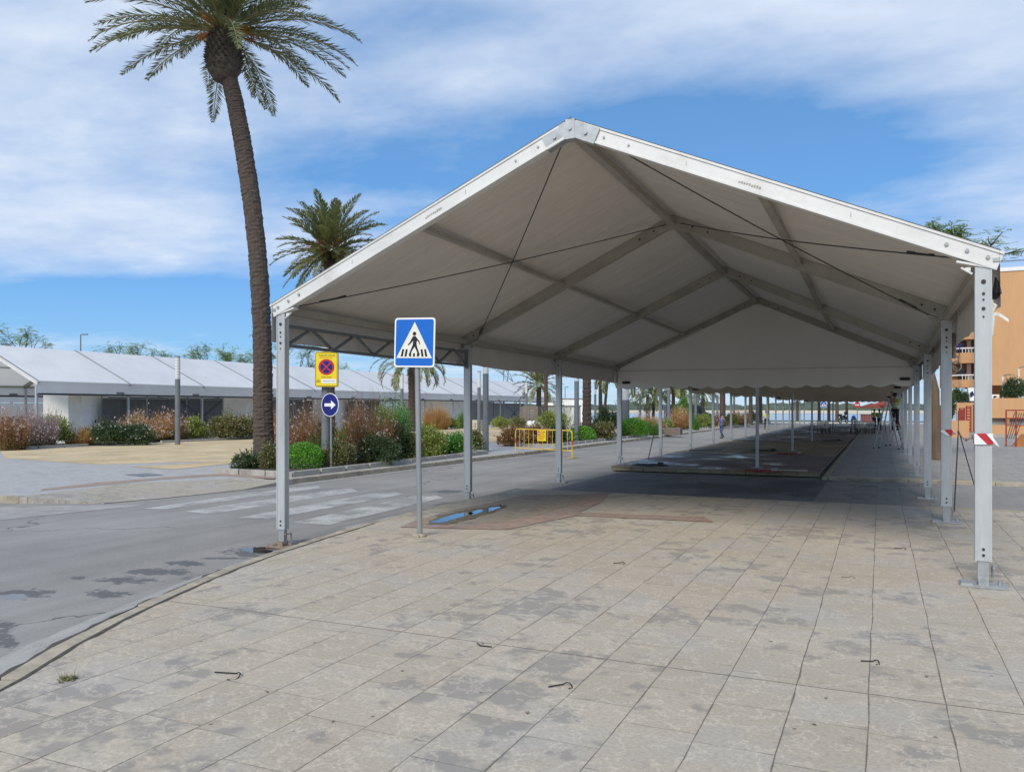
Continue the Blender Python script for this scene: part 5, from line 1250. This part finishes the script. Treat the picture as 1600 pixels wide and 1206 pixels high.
for z in(-hh,hh): vs+=[V((px_+x,py_+y,pz+z+(.004*i))) for i,(x,y) in enumerate(ring)]
m_.add(vs,[(0,1,5,4),(1,2,6,5),(2,3,7,6),(3,0,4,7)]); m_.build('wrap',M['tape'],t)
m_=MB(); m_.add([(px_+.02,py_-.068,pz+.055),(px_+.06,py_-.075,pz+.055),(px_+.135,py_-.09,pz-.075),(px_+.10,py_-.08,pz-.05)],[(0,1,2,3)]); m_.build('loose_end',M['white'],t)
p2=at_Y(1478,675,14.33); t=thing('hazard_tape','twisted red and white tape strung between the two nearest right posts','tape',p2); m_=MB()
m_.add([(px_-.082+x,14.4-.06,p2.z+z) for x,z in((0,.03),(.165,.045),(.165,-.05),(.09,-.06),(0,.0))],[(0,1,2,3,4)]); m_.build('knot',M['tape'],t)
ap=at_depth(1497.5,671,15.2); e=V((px_-.08,9.42,pz+.03)); m_=MB()
def ribbon3(pts,w_):
    vs=[]
    for i,p in enumerate(pts):
        a=i*.55; vs+=[p+V((.3*math.cos(a)*w_,0,math.sin(a)*w_+.006)),p-V((.3*math.cos(a)*w_,0,math.sin(a)*w_+.006))]
    return MB().add(vs,[(2*i,2*i+1,2*i+3,2*i+2) for i in range(len(pts)-1)])
A_=V((px_+.08,14.35,p2.z)); pts=[A_.lerp(ap,k/10)-V((0,0,.05*math.sin(math.pi*k/10))) for k in range(11)]; ribbon3(pts,.015).build('strip',M['tape'],t)
pts=[ap.lerp(e,k/40)-V((0,0,.10*math.sin(math.pi*k/40))) for k in range(41)]; ribbon3(pts,.020).build('strip',M['tape'],t)
t=thing('tape_stand','thin black wire stand holding up the hazard tape right of the second right post','stand',(ap.x,ap.y,0)); f1=at_z(1480,799,0.); f1=V((f1.x+.1,f1.y-.1,.02)); f2=at_z(1508,735,0.)
MB().tube([f1,ap],.011,6).tube([ap,V((ap.x+.45,ap.y+1.4,0.))],.009,6).tube([ap,ap+V((0,0,.35))],.007,5).build('legs',M['dark'],t)
t=thing('torn_strap','torn cream strap and black tie hanging outside the nearest right marquee post','strap',at_Y(1553,470,9.55)); b0=at_Y(1552,452,9.5); m_=MB()
m_.tube([b0+V((.02,0,.12)),b0+V((.03,0,.05)),b0+V((.03,0,-.04)),b0+V((.01,0,-.10))],[.006,.03,.045,.02],7); m_.build('black_tie',M['ink'],t)
m_=MB(); w0=.02
def strap(pts,w_): 
    vs=[]; 
    for p in pts: vs+=[p+V((0,.0,w_)),p-V((0,0,w_))]
    return MB().add(vs,[(2*i,2*i+1,2*i+3,2*i+2) for i in range(len(pts)-1)])
q=lambda x,y:at_Y(x,y,9.52)
m_.tube([q(1550,468),q(1548,484),q(1551,500),q(1549,525)],[.02,.026,.022,.016],6); m_.tube([q(1545,470),q(1556,478),q(1549,490)],[.014,.02,.012],6); m_.build('bundle',M['cabin'],t)
strap([q(1552,492),q(1558,490),q(1566,494),q(1576,501)],.018).build('flap',M['offwhite'],t)
t=thing('ratchet_strap','coiled rope and ratchet hanging on the second right marquee post','ratchet',at_Y(1493,570,14.5)); m_=MB(); q=lambda x,y:at_Y(x,y,14.5)
for cx,cy,r_ in((1492,562,6),(1495,572,7),(1490,578,5)): m_.tube([q(cx+math.cos(k*.6)*r_,cy+math.sin(k*.6)*r_*1.1) for k in range(12)],.012,5)
m_.tube([q(1490,520),q(1491,548),q(1490,560)],.03,6); m_.build('coil',M['rust'],t); MB().tube([q(1500,535),q(1497,575)],.006,5).build('rope',M['dark'],t)

# ------------------------------------------------------------------ people
def skinned(name, nodes, edges, mats, parent, root, sub=1):
    me=bpy.data.meshes.new(name); ks_=list(nodes); ix={k:i for i,k in enumerate(ks_)}
    me.from_pydata([tuple(nodes[k][0]) for k in ks_],[(ix[a],ix[b]) for a,b in edges],[])
    o=bpy.data.objects.new(name,me); col.objects.link(o); sk=o.modifiers.new('Skin','SKIN'); sk.use_smooth_shade=True; su=o.modifiers.new('Sub','SUBSURF'); su.levels=su.render_levels=sub
    for k in ks_:
        sv=me.skin_vertices[0].data[ix[k]]; r=nodes[k][1]; sv.radius=r if hasattr(r,'__len__') else (r,r); sv.use_root=(k==root)
    bpy.context.view_layer.update()
    m2=bpy.data.meshes.new_from_object(o.evaluated_get(bpy.context.evaluated_depsgraph_get())); bpy.data.objects.remove(o); bpy.data.meshes.remove(me)
    m2.name=name; m2.materials.clear()
    for m in mats: m2.materials.append(m)
    ob=bpy.data.objects.new(name,m2); col.objects.link(ob); ob.parent=parent; return ob
def person(label, loc, facing, pose, top, legs, hair=None, height=1.7, group='people under the marquees', bands=False, shoes=None):
    root=thing('person',label,'person',loc,group); root.rotation_euler=(0,0,facing); k=height/1.7; root.scale=(k,k,k)
    J={'pel':(0,0,.93),'spine':(0,.01,1.10),'chest':(0,.01,1.30),'neck':(0,.01,1.46),'head0':(0,-.01,1.54),'head':(0,-.02,1.63),
       'hipL':(.09,0,.90),'hipR':(-.09,0,.90),'shL':(.18,.01,1.40),'shR':(-.18,.01,1.40)}
    J.update(pose); J={a:V(b) for a,b in J.items()}
    rad={'pel':(.135,.10),'spine':(.12,.09),'chest':(.145,.10),'neck':.055,'head0':.068,'head':.088,'hipL':.085,'hipR':.085,'shL':.062,'shR':.062,'knL':.056,'knR':.056,'anL':.038,'anR':.038,'toL':.032,'toR':.032,'elL':.042,'elR':.042,'wrL':.027,'wrR':.027,'haL':.032,'haR':.032}
    ed=[('pel','spine'),('spine','chest'),('chest','neck'),('neck','head0'),('head0','head'),('pel','hipL'),('hipL','knL'),('knL','anL'),('anL','toL'),('pel','hipR'),('hipR','knR'),('knR','anR'),('anR','toR'),
        ('chest','shL'),('shL','elL'),('elL','wrL'),('wrL','haL'),('chest','shR'),('shR','elR'),('elR','wrR'),('wrR','haR')]
    nodes={a:(J[a],rad[a]) for a in rad}
    for s_ in('L','R'):                     # five fingers per hand
        d=(J['ha'+s_]-J['wr'+s_]).normalized(); sd_=d.cross(V((0,1,.3))).normalized()
        for f,(o,l) in enumerate(((-.028,.050),(-.010,.075),(.008,.08),(.024,.072),(.036,.055))):
            nm='f%d%s'%(f,s_); p=J['ha'+s_]+sd_*o+d*.02; nodes[nm+'a']=(p,.010); nodes[nm+'b']=(p+d*l+V((0,-.015,-.01)),.007); ed+=[('ha'+s_,nm+'a'),(nm+'a',nm+'b')]
    body=skinned('body',nodes,ed,[M['skin']],root,'pel')
    g=lambda ks_,s_,extra=None:{a:(J[a],tuple(q+s_ for q in rad[a]) if hasattr(rad[a],'__len__') else rad[a]+s_) for a in ks_}
    ts=g(['pel','spine','chest','shL','shR'],.016); 
    for s_ in('L','R'): ts['sl'+s_]=(J['sh'+s_].lerp(J['el'+s_],.75),.062)
    ts['col']=(J['chest'].lerp(J['neck'],.75),.07)
    sh=skinned('shirt',ts,[('pel','spine'),('spine','chest'),('chest','col'),('chest','shL'),('chest','shR'),('shL','slL'),('shR','slR')],[top],root,'pel')
    tr=g(['pel','hipL','hipR','knL','knR','anL','anR'],.014); tr['pel']=(J['pel']-V((0,0,.02)),(.148,.112))
    for s_ in('L','R'): tr['an'+s_]=(J['an'+s_],.055)
    skinned('trousers',tr,[('pel','hipL'),('hipL','knL'),('knL','anL'),('pel','hipR'),('hipR','knR'),('knR','anR')],[legs],root,'pel')
    q=MB(); hd=J['head']; q.ball(hd+V((0,.018,.03)),.105,12,8,.92,1.05,.98); o=q.build('hair',hair or M['hair'],None,smooth=True); o.parent=root
    fc=MB(); 
    for sx_ in(-1,1): fc.ball(hd+V((sx_*.032,-.088,.0)),.010,6,4)
    o=fc.build('eyes',M['ink'],None); o.parent=root
    fc=MB(); fc.add([hd+V((-.012,-.086,-.03)),hd+V((.012,-.086,-.03)),hd+V((0,-.118,-.028)),hd+V((0,-.088,.006))],[(0,1,2),(0,2,3),(1,3,2)]); fc.box(hd+V((0,-.084,-.055)),(.045,.012,.010))
    for sx_ in(-1,1): fc.ball(hd+V((sx_*.09,.005,-.005)),.026,6,4,.4,1,1.2)
    o=fc.build('face',M['skin'],None); o.parent=root
    sm=MB()
    for s_ in('L','R'):
        a,b=J['an'+s_],J['to'+s_]; sm.tube([a+(a-b).normalized()*.05-V((0,0,.045)),a.lerp(b,.5)-V((0,0,.02)),b+(b-a).normalized()*.05-V((0,0,.0))],[.042,.046,.034],8)
    o=sm.build('shoes',shoes or M['ink'],None,smooth=True); o.parent=root
    if bands:
        bm=MB()
        for z in(J['spine'].lerp(J['chest'],.0),J['spine'].lerp(J['chest'],.55)):
            ring=[]
            for i in range(17): a=2*math.pi*i/16; ring.append(z+V((math.cos(a)*.175,math.sin(a)*.135,0)))
            vs=ring+[p+V((0,0,.045)) for p in ring]; bm.add(vs,[(i,i+1,18+i,17+i) for i in range(16)])
        o=bm.build('reflective_band',M['reflect'],None); o.parent=root
    return root
walk={'knL':(.10,-.20,.50),'anL':(.10,-.20,.085),'toL':(.10,-.34,.05),'knR':(-.10,-.02,.48),'anR':(-.10,.30,.16),'toR':(-.10,.20,.04),
      'elL':(.30,.06,1.16),'wrL':(.27,-.20,1.38),'haL':(.20,-.17,1.56),'elR':(-.28,.10,1.14),'wrR':(-.30,.02,.92),'haR':(-.30,-.01,.84)}
stand={'knL':(.10,-.02,.49),'anL':(.11,.02,.085),'toL':(.13,-.13,.04),'knR':(-.10,-.02,.49),'anR':(-.11,.02,.085),'toR':(-.13,-.13,.04),
       'elL':(.26,.03,1.15),'wrL':(.22,-.16,1.02),'haL':(.17,-.24,1.02),'elR':(-.26,.03,1.15),'wrR':(-.22,-.16,1.02),'haR':(-.17,-.24,1.02)}
reach=dict(stand); reach.update({'elL':(.27,-.14,1.50),'wrL':(.20,-.26,1.70),'haL':(.17,-.29,1.78),'elR':(-.27,-.14,1.50),'wrR':(-.20,-.26,1.70),'haR':(-.17,-.29,1.78)})
person('man in blue shirt and jeans walking on the road, one hand at his head',at_z(1128,684.5,ZR),R(-25),walk,M['shirt'],M['jeans'],height=1.56)
wp=at_z(1197,671,ZR); person('worker in a yellow vest and dark trousers standing far down the road',wp,R(30),stand,M['hivis'],M['trousers'],height=1.68,bands=True)
person('worker in a green vest standing by the white chairs at the far end',at_z(1374,672,ZF),R(150),stand,M['hivisgreen'],M['trousers'],height=1.75,bands=True)
person('worker in an olive shirt standing behind the red bar counter',at_z(1366,670.5,ZF),R(20),stand,M['hivisdark'],M['trousers'],height=1.75)
# stepladders
def ladder(label,c,h,w_,spread,rot,m1,m2):
    t=thing('stepladder',label,'ladder',c,'aluminium stepladders'); t.rotation_euler=(0,0,rot)
    def put(mb,nm,m): o=mb.build(nm,m,None); o.parent=t; return o
    a=MB()
    for sx_ in(-1,1): a.beam((sx_*w_/2,-spread/2,0),(sx_*w_*.30,0,h),.035,.06)
    put(a,'front_rails',m1); s_=MB(); n=int(h/.28)
    for k in range(1,n+1): t_=k/(n+.3); s_.box((0,-spread/2*(1-t_),h*t_),(w_*(1-.4*t_),.09,.03))
    put(s_,'steps',m1); b_=MB()
    for sx_ in(-1,1): b_.beam((sx_*w_/2,spread/2,0),(sx_*w_*.30,0.05,h),.03,.05)
    for k in range(1,4): t_=k/4; b_.beam((-w_/2*(1-.4*t_),spread/2*(1-t_)+.02,h*t_),(w_/2*(1-.4*t_),spread/2*(1-t_)+.02,h*t_),.025,.025)
    put(b_,'rear_rails',m2); f=MB()
    for sx_ in(-1,1):
        for sy_ in(-1,1): f.box((sx_*w_/2,sy_*spread/2,.03),(.06,.07,.06))
    put(f,'feet',M['ink'],); return t
lp=at_z(1389,701,ZF); ladder('tall aluminium stepladder under the tent with a worker standing on it',lp,2.35,.62,1.15,R(68),M['steel'],M['alum'])
ladder('second stepladder with red rear rails standing behind the tall one',at_z(1398,698,ZF)+V((.1,1.0,0)),1.3,.55,.8,R(70),M['redmetal'],M['steel'])
wl_=V((lp.x+.26,lp.y+.10,ZF+.86)); person('worker in a hi-vis vest standing on the stepladder and reaching up',wl_,R(160),reach,M['hivisdark'],M['trousers'],height=1.72,bands=True)
# folding tables and plastic chairs
def table(label,c,w_,d_,rot):
    t=thing('folding_table',label,'table',c,'folding tables under the far tents'); t.rotation_euler=(0,0,rot)
    o=MB().box((0,0,.74),(w_,d_,.035)).build('tabletop',M['tabletop'],None,bevel=.008); o.parent=t
    for sx_ in(-1,1):
        for sy_ in(-1,1): o=MB().beam((sx_*(w_/2-.12),sy_*(d_/2-.08),.72),(sx_*(w_/2-.06),sy_*(d_/2-.05),0),.03,.03).build('leg',M['dark'],None); o.parent=t
def chair(label,c,rot):
    t=thing('plastic_chair',label,'chair',c,'plastic chairs at the folding tables'); t.rotation_euler=(0,0,rot)
    def put(mb,nm,m=M['plasticwhite']): o=mb.build(nm,m,None); o.parent=t
    put(MB().box((0,0,.44),(.46,.44,.03)),'seat'); b=MB()
    for k in range(5): b.beam((-.17+.085*k,.21,.45),(-.18+.09*k,.28,.86),.045,.015)
    b.beam((-.22,.285,.87),(.22,.285,.87),.02,.06); put(b,'backrest'); 
    for sx_ in(-1,1):
        for sy_ in(-1,1): put(MB().beam((sx_*.19,sy_*.18,.43),(sx_*.23,sy_*.23,0),.035,.035),'leg',M['dark'])
        put(MB().beam((sx_*.23,-.18,.64),(sx_*.23,.24,.66),.05,.02).beam((sx_*.23,-.17,.64),(sx_*.20,-.17,.44),.035,.025),'armrest')
for i,(px,py,w_,rot,lab) in enumerate(((1277,677,1.0,.1,'small folding table left of the first white chairs'),(1316,679,1.7,-.1,'folding table in front of the parked motorcycles'),(1348,678,1.6,.1,'folding table in front of the red bar counter'),(1373,677,1.5,0,'folding table left of the tall stepladder'))):
    c=at_z(px,py,ZF if px>1300 else -.06); table(lab,c,w_,.75,YAW+rot)
for i,(px,py,rot,lab) in enumerate(((1284,677.5,.3,'white chair by the small folding table, facing away'),(1290,678,-.2,'white chair right of the small folding table'),(1297,676.5,.5,'white chair left of the table before the motorcycles'),(1334,678,-.5,'white chair just right of the table before the motorcycles'),
    (1342,678,.1,'white chair at the left side of the table before the bar'),(1350,676,.2,'white chair in the middle before the bar'),(1358,678,-.3,'white chair at the right side of the table before the bar'),(1366,677,.3,'white chair at the foot of the green vested worker'))):
    chair(lab,at_z(px,py,ZF if px>1305 else -.06),YAW+rot)
# motorcycles, bar and parasol in the distance
def motorcycle(label,c,rot,pm,screen=True):
    t=thing('motorcycle',label,'motorcycle',c,'motorcycles parked beyond the tables'); t.rotation_euler=(0,0,rot)
    def put(mb,nm,m,**k): o=mb.build(nm,m,None,**k); o.parent=t; return o
    for x in(-.70,.70):
        wv=[(x+math.cos(a)*.30,0,.31+math.sin(a)*.30) for a in [2*math.pi*k/20 for k in range(21)]]; wh=put(MB().tube(wv,.055,8),'wheel',M['tyre'])
        o=MB().tube([(x,-.04,.31),(x,.04,.31)],.19,14).build('rim',M['steel'],None); o.parent=wh
    put(MB().tube([(-.70,0,.34),(-.3,0,.5),(.2,0,.55),(.42,0,.95)],[.06,.13,.13,.06],8).tube([(.70,0,.31),(.42,0,.98)],.035,6),'frame',M['dark'])
    put(MB().ball((.12,0,.83),.22,10,7,1.25,.7,.75),'tank',pm,smooth=True); put(MB().tube([(-.70,0,.80),(-.3,0,.78),(.0,0,.80)],[.07,.13,.10],8),'saddle',M['ink'],smooth=True)
    put(MB().tube([(.36,-.36,1.03),(.44,0,1.0),(.36,.36,1.03)],.02,6),'handlebar',M['steel']); put(MB().ball((.52,0,.88),.11,10,6),'headlight',M['lamp_white'],smooth=True)
    if screen: put(MB().add([(.55,-.22,1.0),(.55,.22,1.0),(.36,.18,1.42),(.36,-.18,1.42)],[(0,1,2,3)]).add([(.56,-.22,1.0),(.56,.22,1.0),(.37,.18,1.42),(.37,-.18,1.42)],[(3,2,1,0)]),'windscreen',M['glassdark']); put(MB().box((-.78,0,.98),(.34,.40,.30)),'top_box',M['ink'],bevel=.04)
    put(MB().ball((-.62,0,.62),.2,10,6,1.4,.6,.5).ball((.62,0,.66),.18,10,6,1.3,.45,.4),'mudguards',pm,smooth=True)
motorcycle('dark motorcycle with tall windscreen and top box parked beyond the tables',at_z(1318,661,ZF),R(60),M['ink'])
motorcycle('pale blue scooter parked right of the dark motorcycle',at_z(1334,661,ZF),R(75),M['blue'],False)
c=at_z(1356,661,ZF); t=thing('bar_counter','dark red wooden bar counter at the far end of the tents','counter',c); m_=MB()
for k in range(9): m_.box(c+V((-.75+.19*k,0,.55)),(.17,.6,1.0))
m_.build('front_boards',M['redwood'],t); MB().box(c+V((0,0,1.08)),(1.8,.75,.06)).build('countertop',M['redwood'],t)
def parasol(label,c,h,r,m1):
    t=thing('parasol',label,'parasol',c,'closed red parasols'); c=V(c); MB().tube([c,c+V((0,0,h))],.03,8).build('pole',M['wood'],t)
    vs=[c+V((0,0,h+.05))]+[c+V((math.cos(k*.785)*r,math.sin(k*.785)*r,h-.45)) for k in range(8)]+[c+V((math.cos(k*.785)*r*.99,math.sin(k*.785)*r*.99,h-.62)) for k in range(8)]
    MB().add(vs,[(0,1+k,1+(k+1)%8) for k in range(8)]+[(1+k,9+k,9+(k+1)%8,1+(k+1)%8) for k in range(8)]).build('canopy',m1,t); MB().cyl(c,.25,.12,12).build('base',M['wallgrey'],t)
parasol('dark red parasol open beyond the bar counter',at_z(1362,660,ZF),2.5,1.45,M['redwood'])
parasol('red parasol partly hidden behind the stepladder',at_z(1378,660,ZF),2.75,1.3,M['redmetal'])

# ------------------------------------------------------------------ orange building on the right
def Bx(mb,x0,x1,y0,y1,z0,z1): return mb.box(((x0+x1)/2,(y0+y1)/2,(z0+z1)/2),(x1-x0,y1-y0,z1-z0))
Y0=85.; zz=lambda py,px=1540,Y=Y0: at_Y(px,py,Y).z
bt=thing('orange_building','large orange rendered apartment block with recessed balconies on its left side','building',(20,90,ZF))
xl=at_Y(1533,600,Y0).x; zt=zz(426); zo=zz(602)
w_=MB(); Bx(w_,xl,48,Y0,Y0+16,zo,zt); wall=w_.build('wall',M['orange_wall'],bt)
p_=MB(); Bx(p_,xl-.1,48.1,Y0-.08,Y0+16,zt,zt+.35); p_.build('white_coping',M['railwhite'],wall)
m_=MB(); m_.tube([(xl,Y0+.2,zt+.95),(48,Y0+.2,zt+.95)],.05,6)
for k in range(10): m_.tube([(xl+.1+k*4,Y0+.2,zt+.3),(xl+.1+k*4,Y0+.2,zt+.95)],.04,6)
m_.build('roof_rail',M['lamp_grey'],bt)
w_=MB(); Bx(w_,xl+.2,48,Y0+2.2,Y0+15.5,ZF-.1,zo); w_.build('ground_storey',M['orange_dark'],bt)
# balcony wing
YB=88.; xw=at_Y(1478,600,YB+3).x; xb=xl
zb=lambda py: at_Y(1508,py,YB).z
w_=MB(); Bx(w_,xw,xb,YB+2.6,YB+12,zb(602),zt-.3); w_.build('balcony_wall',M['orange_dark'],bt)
for py_top,py_bot,lab in ((516,526,0),(551,563,1),(593,601,2),(478,488,3)):
    z0=zb(py_bot); z1=zb(py_top); x0=xw+.2
    b_=MB(); ply=[(x0,YB+2.6),(x0,YB+1.0),(x0+.9,YB),(xb-.05,YB),(xb-.05,YB+2.6)]; b_.prism(ply,z0-.25,z0); b_.prism([(x0,YB+2.55),(x0,YB+1.0),(x0+.9,YB),(xb-.05,YB),(xb-.05,YB+.15),(x0+.96,YB+.15),(x0+.15,YB+1.06),(x0+.15,YB+2.55)],z0+.002,z1); bal=b_.build('balcony',M['orange_wall'],bt)
    r_=MB(); pts=[(x0+.06,YB+1.0,z1+.42),(x0+.95,YB+.07,z1+.42),(xb-.1,YB+.07,z1+.42)]; r_.tube(pts,.07,6)
    for k in range(5): x=x0+1.0+k*(xb-x0-1.2)/4; r_.tube([(x,YB+.07,z1),(x,YB+.07,z1+.42)],.03,5)
    r_.build('white_rail',M['railwhite'],bal)
    g_=MB(); Bx(g_,x0+.8,xb-.9,YB+2.50,YB+2.62,z0+.05,z0+2.2); g_.build('balcony_door',M['glassdark'],bal)
    c_=MB(); Bx(c_,xb-.7,xb-.35,YB+1.9,YB+2.3,z0+.02,z0+2.6); c_.build('curtain',M['railwhite'],bal)
    if lab==1:
        a_=MB().add([(x0+.3,YB+.5,z1+2.0),(xb-1.3,YB+.5,z1+2.0),(xb-1.3,YB+2.4,z1+2.5),(x0+.3,YB+2.4,z1+2.5),(x0+.3,YB+.5,z1+.5),(xb-1.3,YB+.5,z1+.5)],[(0,1,2,3),(4,5,1,0)]); a_.build('awning',M['awning'],bal)
# orange retaining wall with planter
t=thing('orange_wall','low orange retaining wall with a planted top right of the nearest right post','wall',(10,62.6,ZF)); YW=62.6; zw=lambda py: at_Y(1560,py,YW).z; x0=at_Y(1549,650,YW).x
m_=MB(); Bx(m_,x0,22,YW,YW+1.2,zw(653),zw(622)); m_.build('upper_band',M['orange_wall'],t)
m_=MB(); Bx(m_,x0+.05,22,YW+.35,YW+1.1,zw(664),zw(653)); m_.build('recess',M['wallgrey'],t); m_=MB()
for k in range(8): Bx(m_,x0+.85+k*1.7,x0+1.05+k*1.7,YW+.05,YW+.3,zw(664)+.002,zw(653)-.002)
m_.build('pier',M['orange_dark'],t)
m_=MB(); Bx(m_,x0,x0+2.6,YW+.02,YW+1.2,ZF-.05,zw(664)); m_.build('lower_block',M['orange_wall'],t); m_=MB(); Bx(m_,x0-.5,22,YW-1.2,YW+.015,ZF-.05,ZF+.16); m_.build('step',M['concrete'],t)
t=thing('orange_wall','small orange garden wall behind the red lattice gates','wall',(7,76,ZF)); m_=MB(); a=at_Y(1495,640,76); Bx(m_,a.x,a.x+3.2,76,76.6,ZF,at_Y(1510,629,76).z); m_.build('wall',M['orange_wall'],t)
a=at_Y(1484,660,60); t=thing('orange_wall','very low orange wall between the two right marquee posts','wall',(a.x,60,ZF)); m_=MB(); Bx(m_,a.x-.2,a.x+1.1,60,60.5,ZF,at_Y(1490,657,60).z); m_.build('wall',M['orange_wall'],t)
def gate(label,px0,px1,pytop,Y,n,m1,diag=False):
    a=at_Y(px0,650,Y); b=at_Y(px1,650,Y); z1=at_Y(px0,pytop,Y).z; t=thing('lattice_gate',label,'gate',((a.x+b.x)/2,Y,ZF),'dark red metal gates'); m_=MB(); w=b.x-a.x
    Bx(m_,a.x,a.x+.10,Y-.05,Y+.05,ZF,z1); Bx(m_,b.x-.10,b.x,Y-.05,Y+.05,ZF,z1); Bx(m_,a.x+.1,b.x-.1,Y-.04,Y+.04,z1-.10,z1-.02); Bx(m_,a.x+.1,b.x-.1,Y-.04,Y+.04,ZF+.10,ZF+.2); m_.build('gate_frame',m1,t)
    m_=MB()
    for k in range(n): z=ZF+.3+(z1-ZF-.5)*k/(n-1); Bx(m_,a.x+.1,b.x-.1,Y-.02,Y+.02,z-.055,z+.055)
    m_.build('slats',m1,t)
gate('narrow dark red slatted gate leaf nearest the second right post',1498,1508,637,72,14,M['redmetal'])
gate('dark red slatted gate leaf with wide gaps left of the nearest right post',1509,1518,634,73,8,M['redmetal'])
gate('tallest dark red slatted gate leaf touching the nearest right post',1520,1531,632,73,8,M['redmetal'])
gate('solid dark red fence panel seen beside the brown tree trunk',1458,1471,640,70,22,M['redmetal'])
# red stair with railings
t=thing('red_staircase','dark red metal staircase railing at the right picture edge','staircase',(7,46.7,ZF)); YS=46.7; z1=at_Y(1571,640,YS).z; x0=at_Y(1571,650,YS).x; x1=x0+2.4; m_=MB()
for k in range(6): Bx(m_,x0+k*.42,x0+k*.42+.06,YS-.03,YS+.03,ZF,z1)
Bx(m_,x0+.06,x1,YS-.025,YS+.025,z1-.06,z1); Bx(m_,x0+.06,x1,YS-.024,YS+.024,z1-.45,z1-.40); Bx(m_,x0+.06,x1,YS-.023,YS+.023,z1-.80,z1-.76); m_.build('railing',M['redmetal'],t)
m_=MB()
for k in range(5): m_.beam((x0+.05+k*.10,YS+.06,ZF+.35+k*.02),(x0+.40+k*.10,YS+.06,z1-.15),.03,.03)
m_.build('diagonal_bars',M['dark'],t)
m_=MB().plate([(x0+.30,ZF),(x0+3.0,ZF),(x0+3.0,ZF+.62),(x0+.75,ZF+.62)],(0,YS+.5,0),(1,0,0),(0,0,1),(0,-1,0),.0,.35); m_.build('stringer',M['orange_dark'],t)
# plants, signs and lamps on the wall
def bushy(label,px,py,Y,wpx_,hpx,kind,seed):
    b=at_Y(px,py,Y); shrub(label,px,py,wpx_,hpx,kind,seed,d=-b.x*_s+b.y*_c,z=b.z)
bushy('dark leafy oleander growing on top of the orange retaining wall',1586,622,63.2,32,32,(Bu,'darkgreen'),301)
bushy('small dark bush left of the oleander on the retaining wall',1572,622,63.2,16,22,(Bu,'darkgreen'),302)
bushy('green climbing plant in the shade below the balconies',1498,640,80,28,34,(Bu,'darkgreen'),303)
bushy('dark green hedge beside the second right post',1486,655,64,12,40,(Bu,'darkgreen'),304)
def plate(label,px,py,Y,w,h,m1,m2=None):
    c=at_Y(px,py,Y); t=thing('wall_sign',label,'sign',c); MB().box(c,(w,.05,h)).build('panel',m1,t)
    if m2: MB().plate([(-w*.2,-h*.28),(w*.25,-h*.05),(w*.05,h*.25),(-w*.28,h*.1)],c,(1,0,0),(0,0,1),(0,-1,0),.026,.032).build('emblem',m2,t)
    MB().box(c-V((0,0,h/2+.2)),(.06,.05,.4)).build('support',M['lamp_grey'],t)
plate('small white sign with a dark emblem standing on the retaining wall',1555,620,63.6,.5,.32,M['white'],M['ink'])
plate('white framed board behind the oleander at the right edge',1597,616,64.5,.7,.5,M['white'],M['mesh2'])
plate('blue and white board below the balconies left of the nearest post',1519,616,84,.7,1.2,M['white'],M['awning'])
def garden_lamp(label,px,py0,py1,Y):
    b=at_Y(px,py0,Y); tp_=at_Y(px,py1,Y); t=thing('garden_lamp',label,'garden lamp',b,'cream garden lamps on the wall'); MB().tube([b,tp_],.055,8).build('pole',M['railwhite'],t); MB().tube([tp_,tp_+V((.12,0,.1)),tp_+V((.40,0,.13))],.03,6).build('arm',M['lamp_grey'],t); MB().box(tp_+V((.42,0,.11)),(.2,.12,.06)).build('lamp',M['lamp_grey'],t)
garden_lamp('cream garden lamp pole left of the oleander',1567,622,588,64.2)
garden_lamp('cream garden lamp pole behind the oleander at the right edge',1592,622,576,64.8)
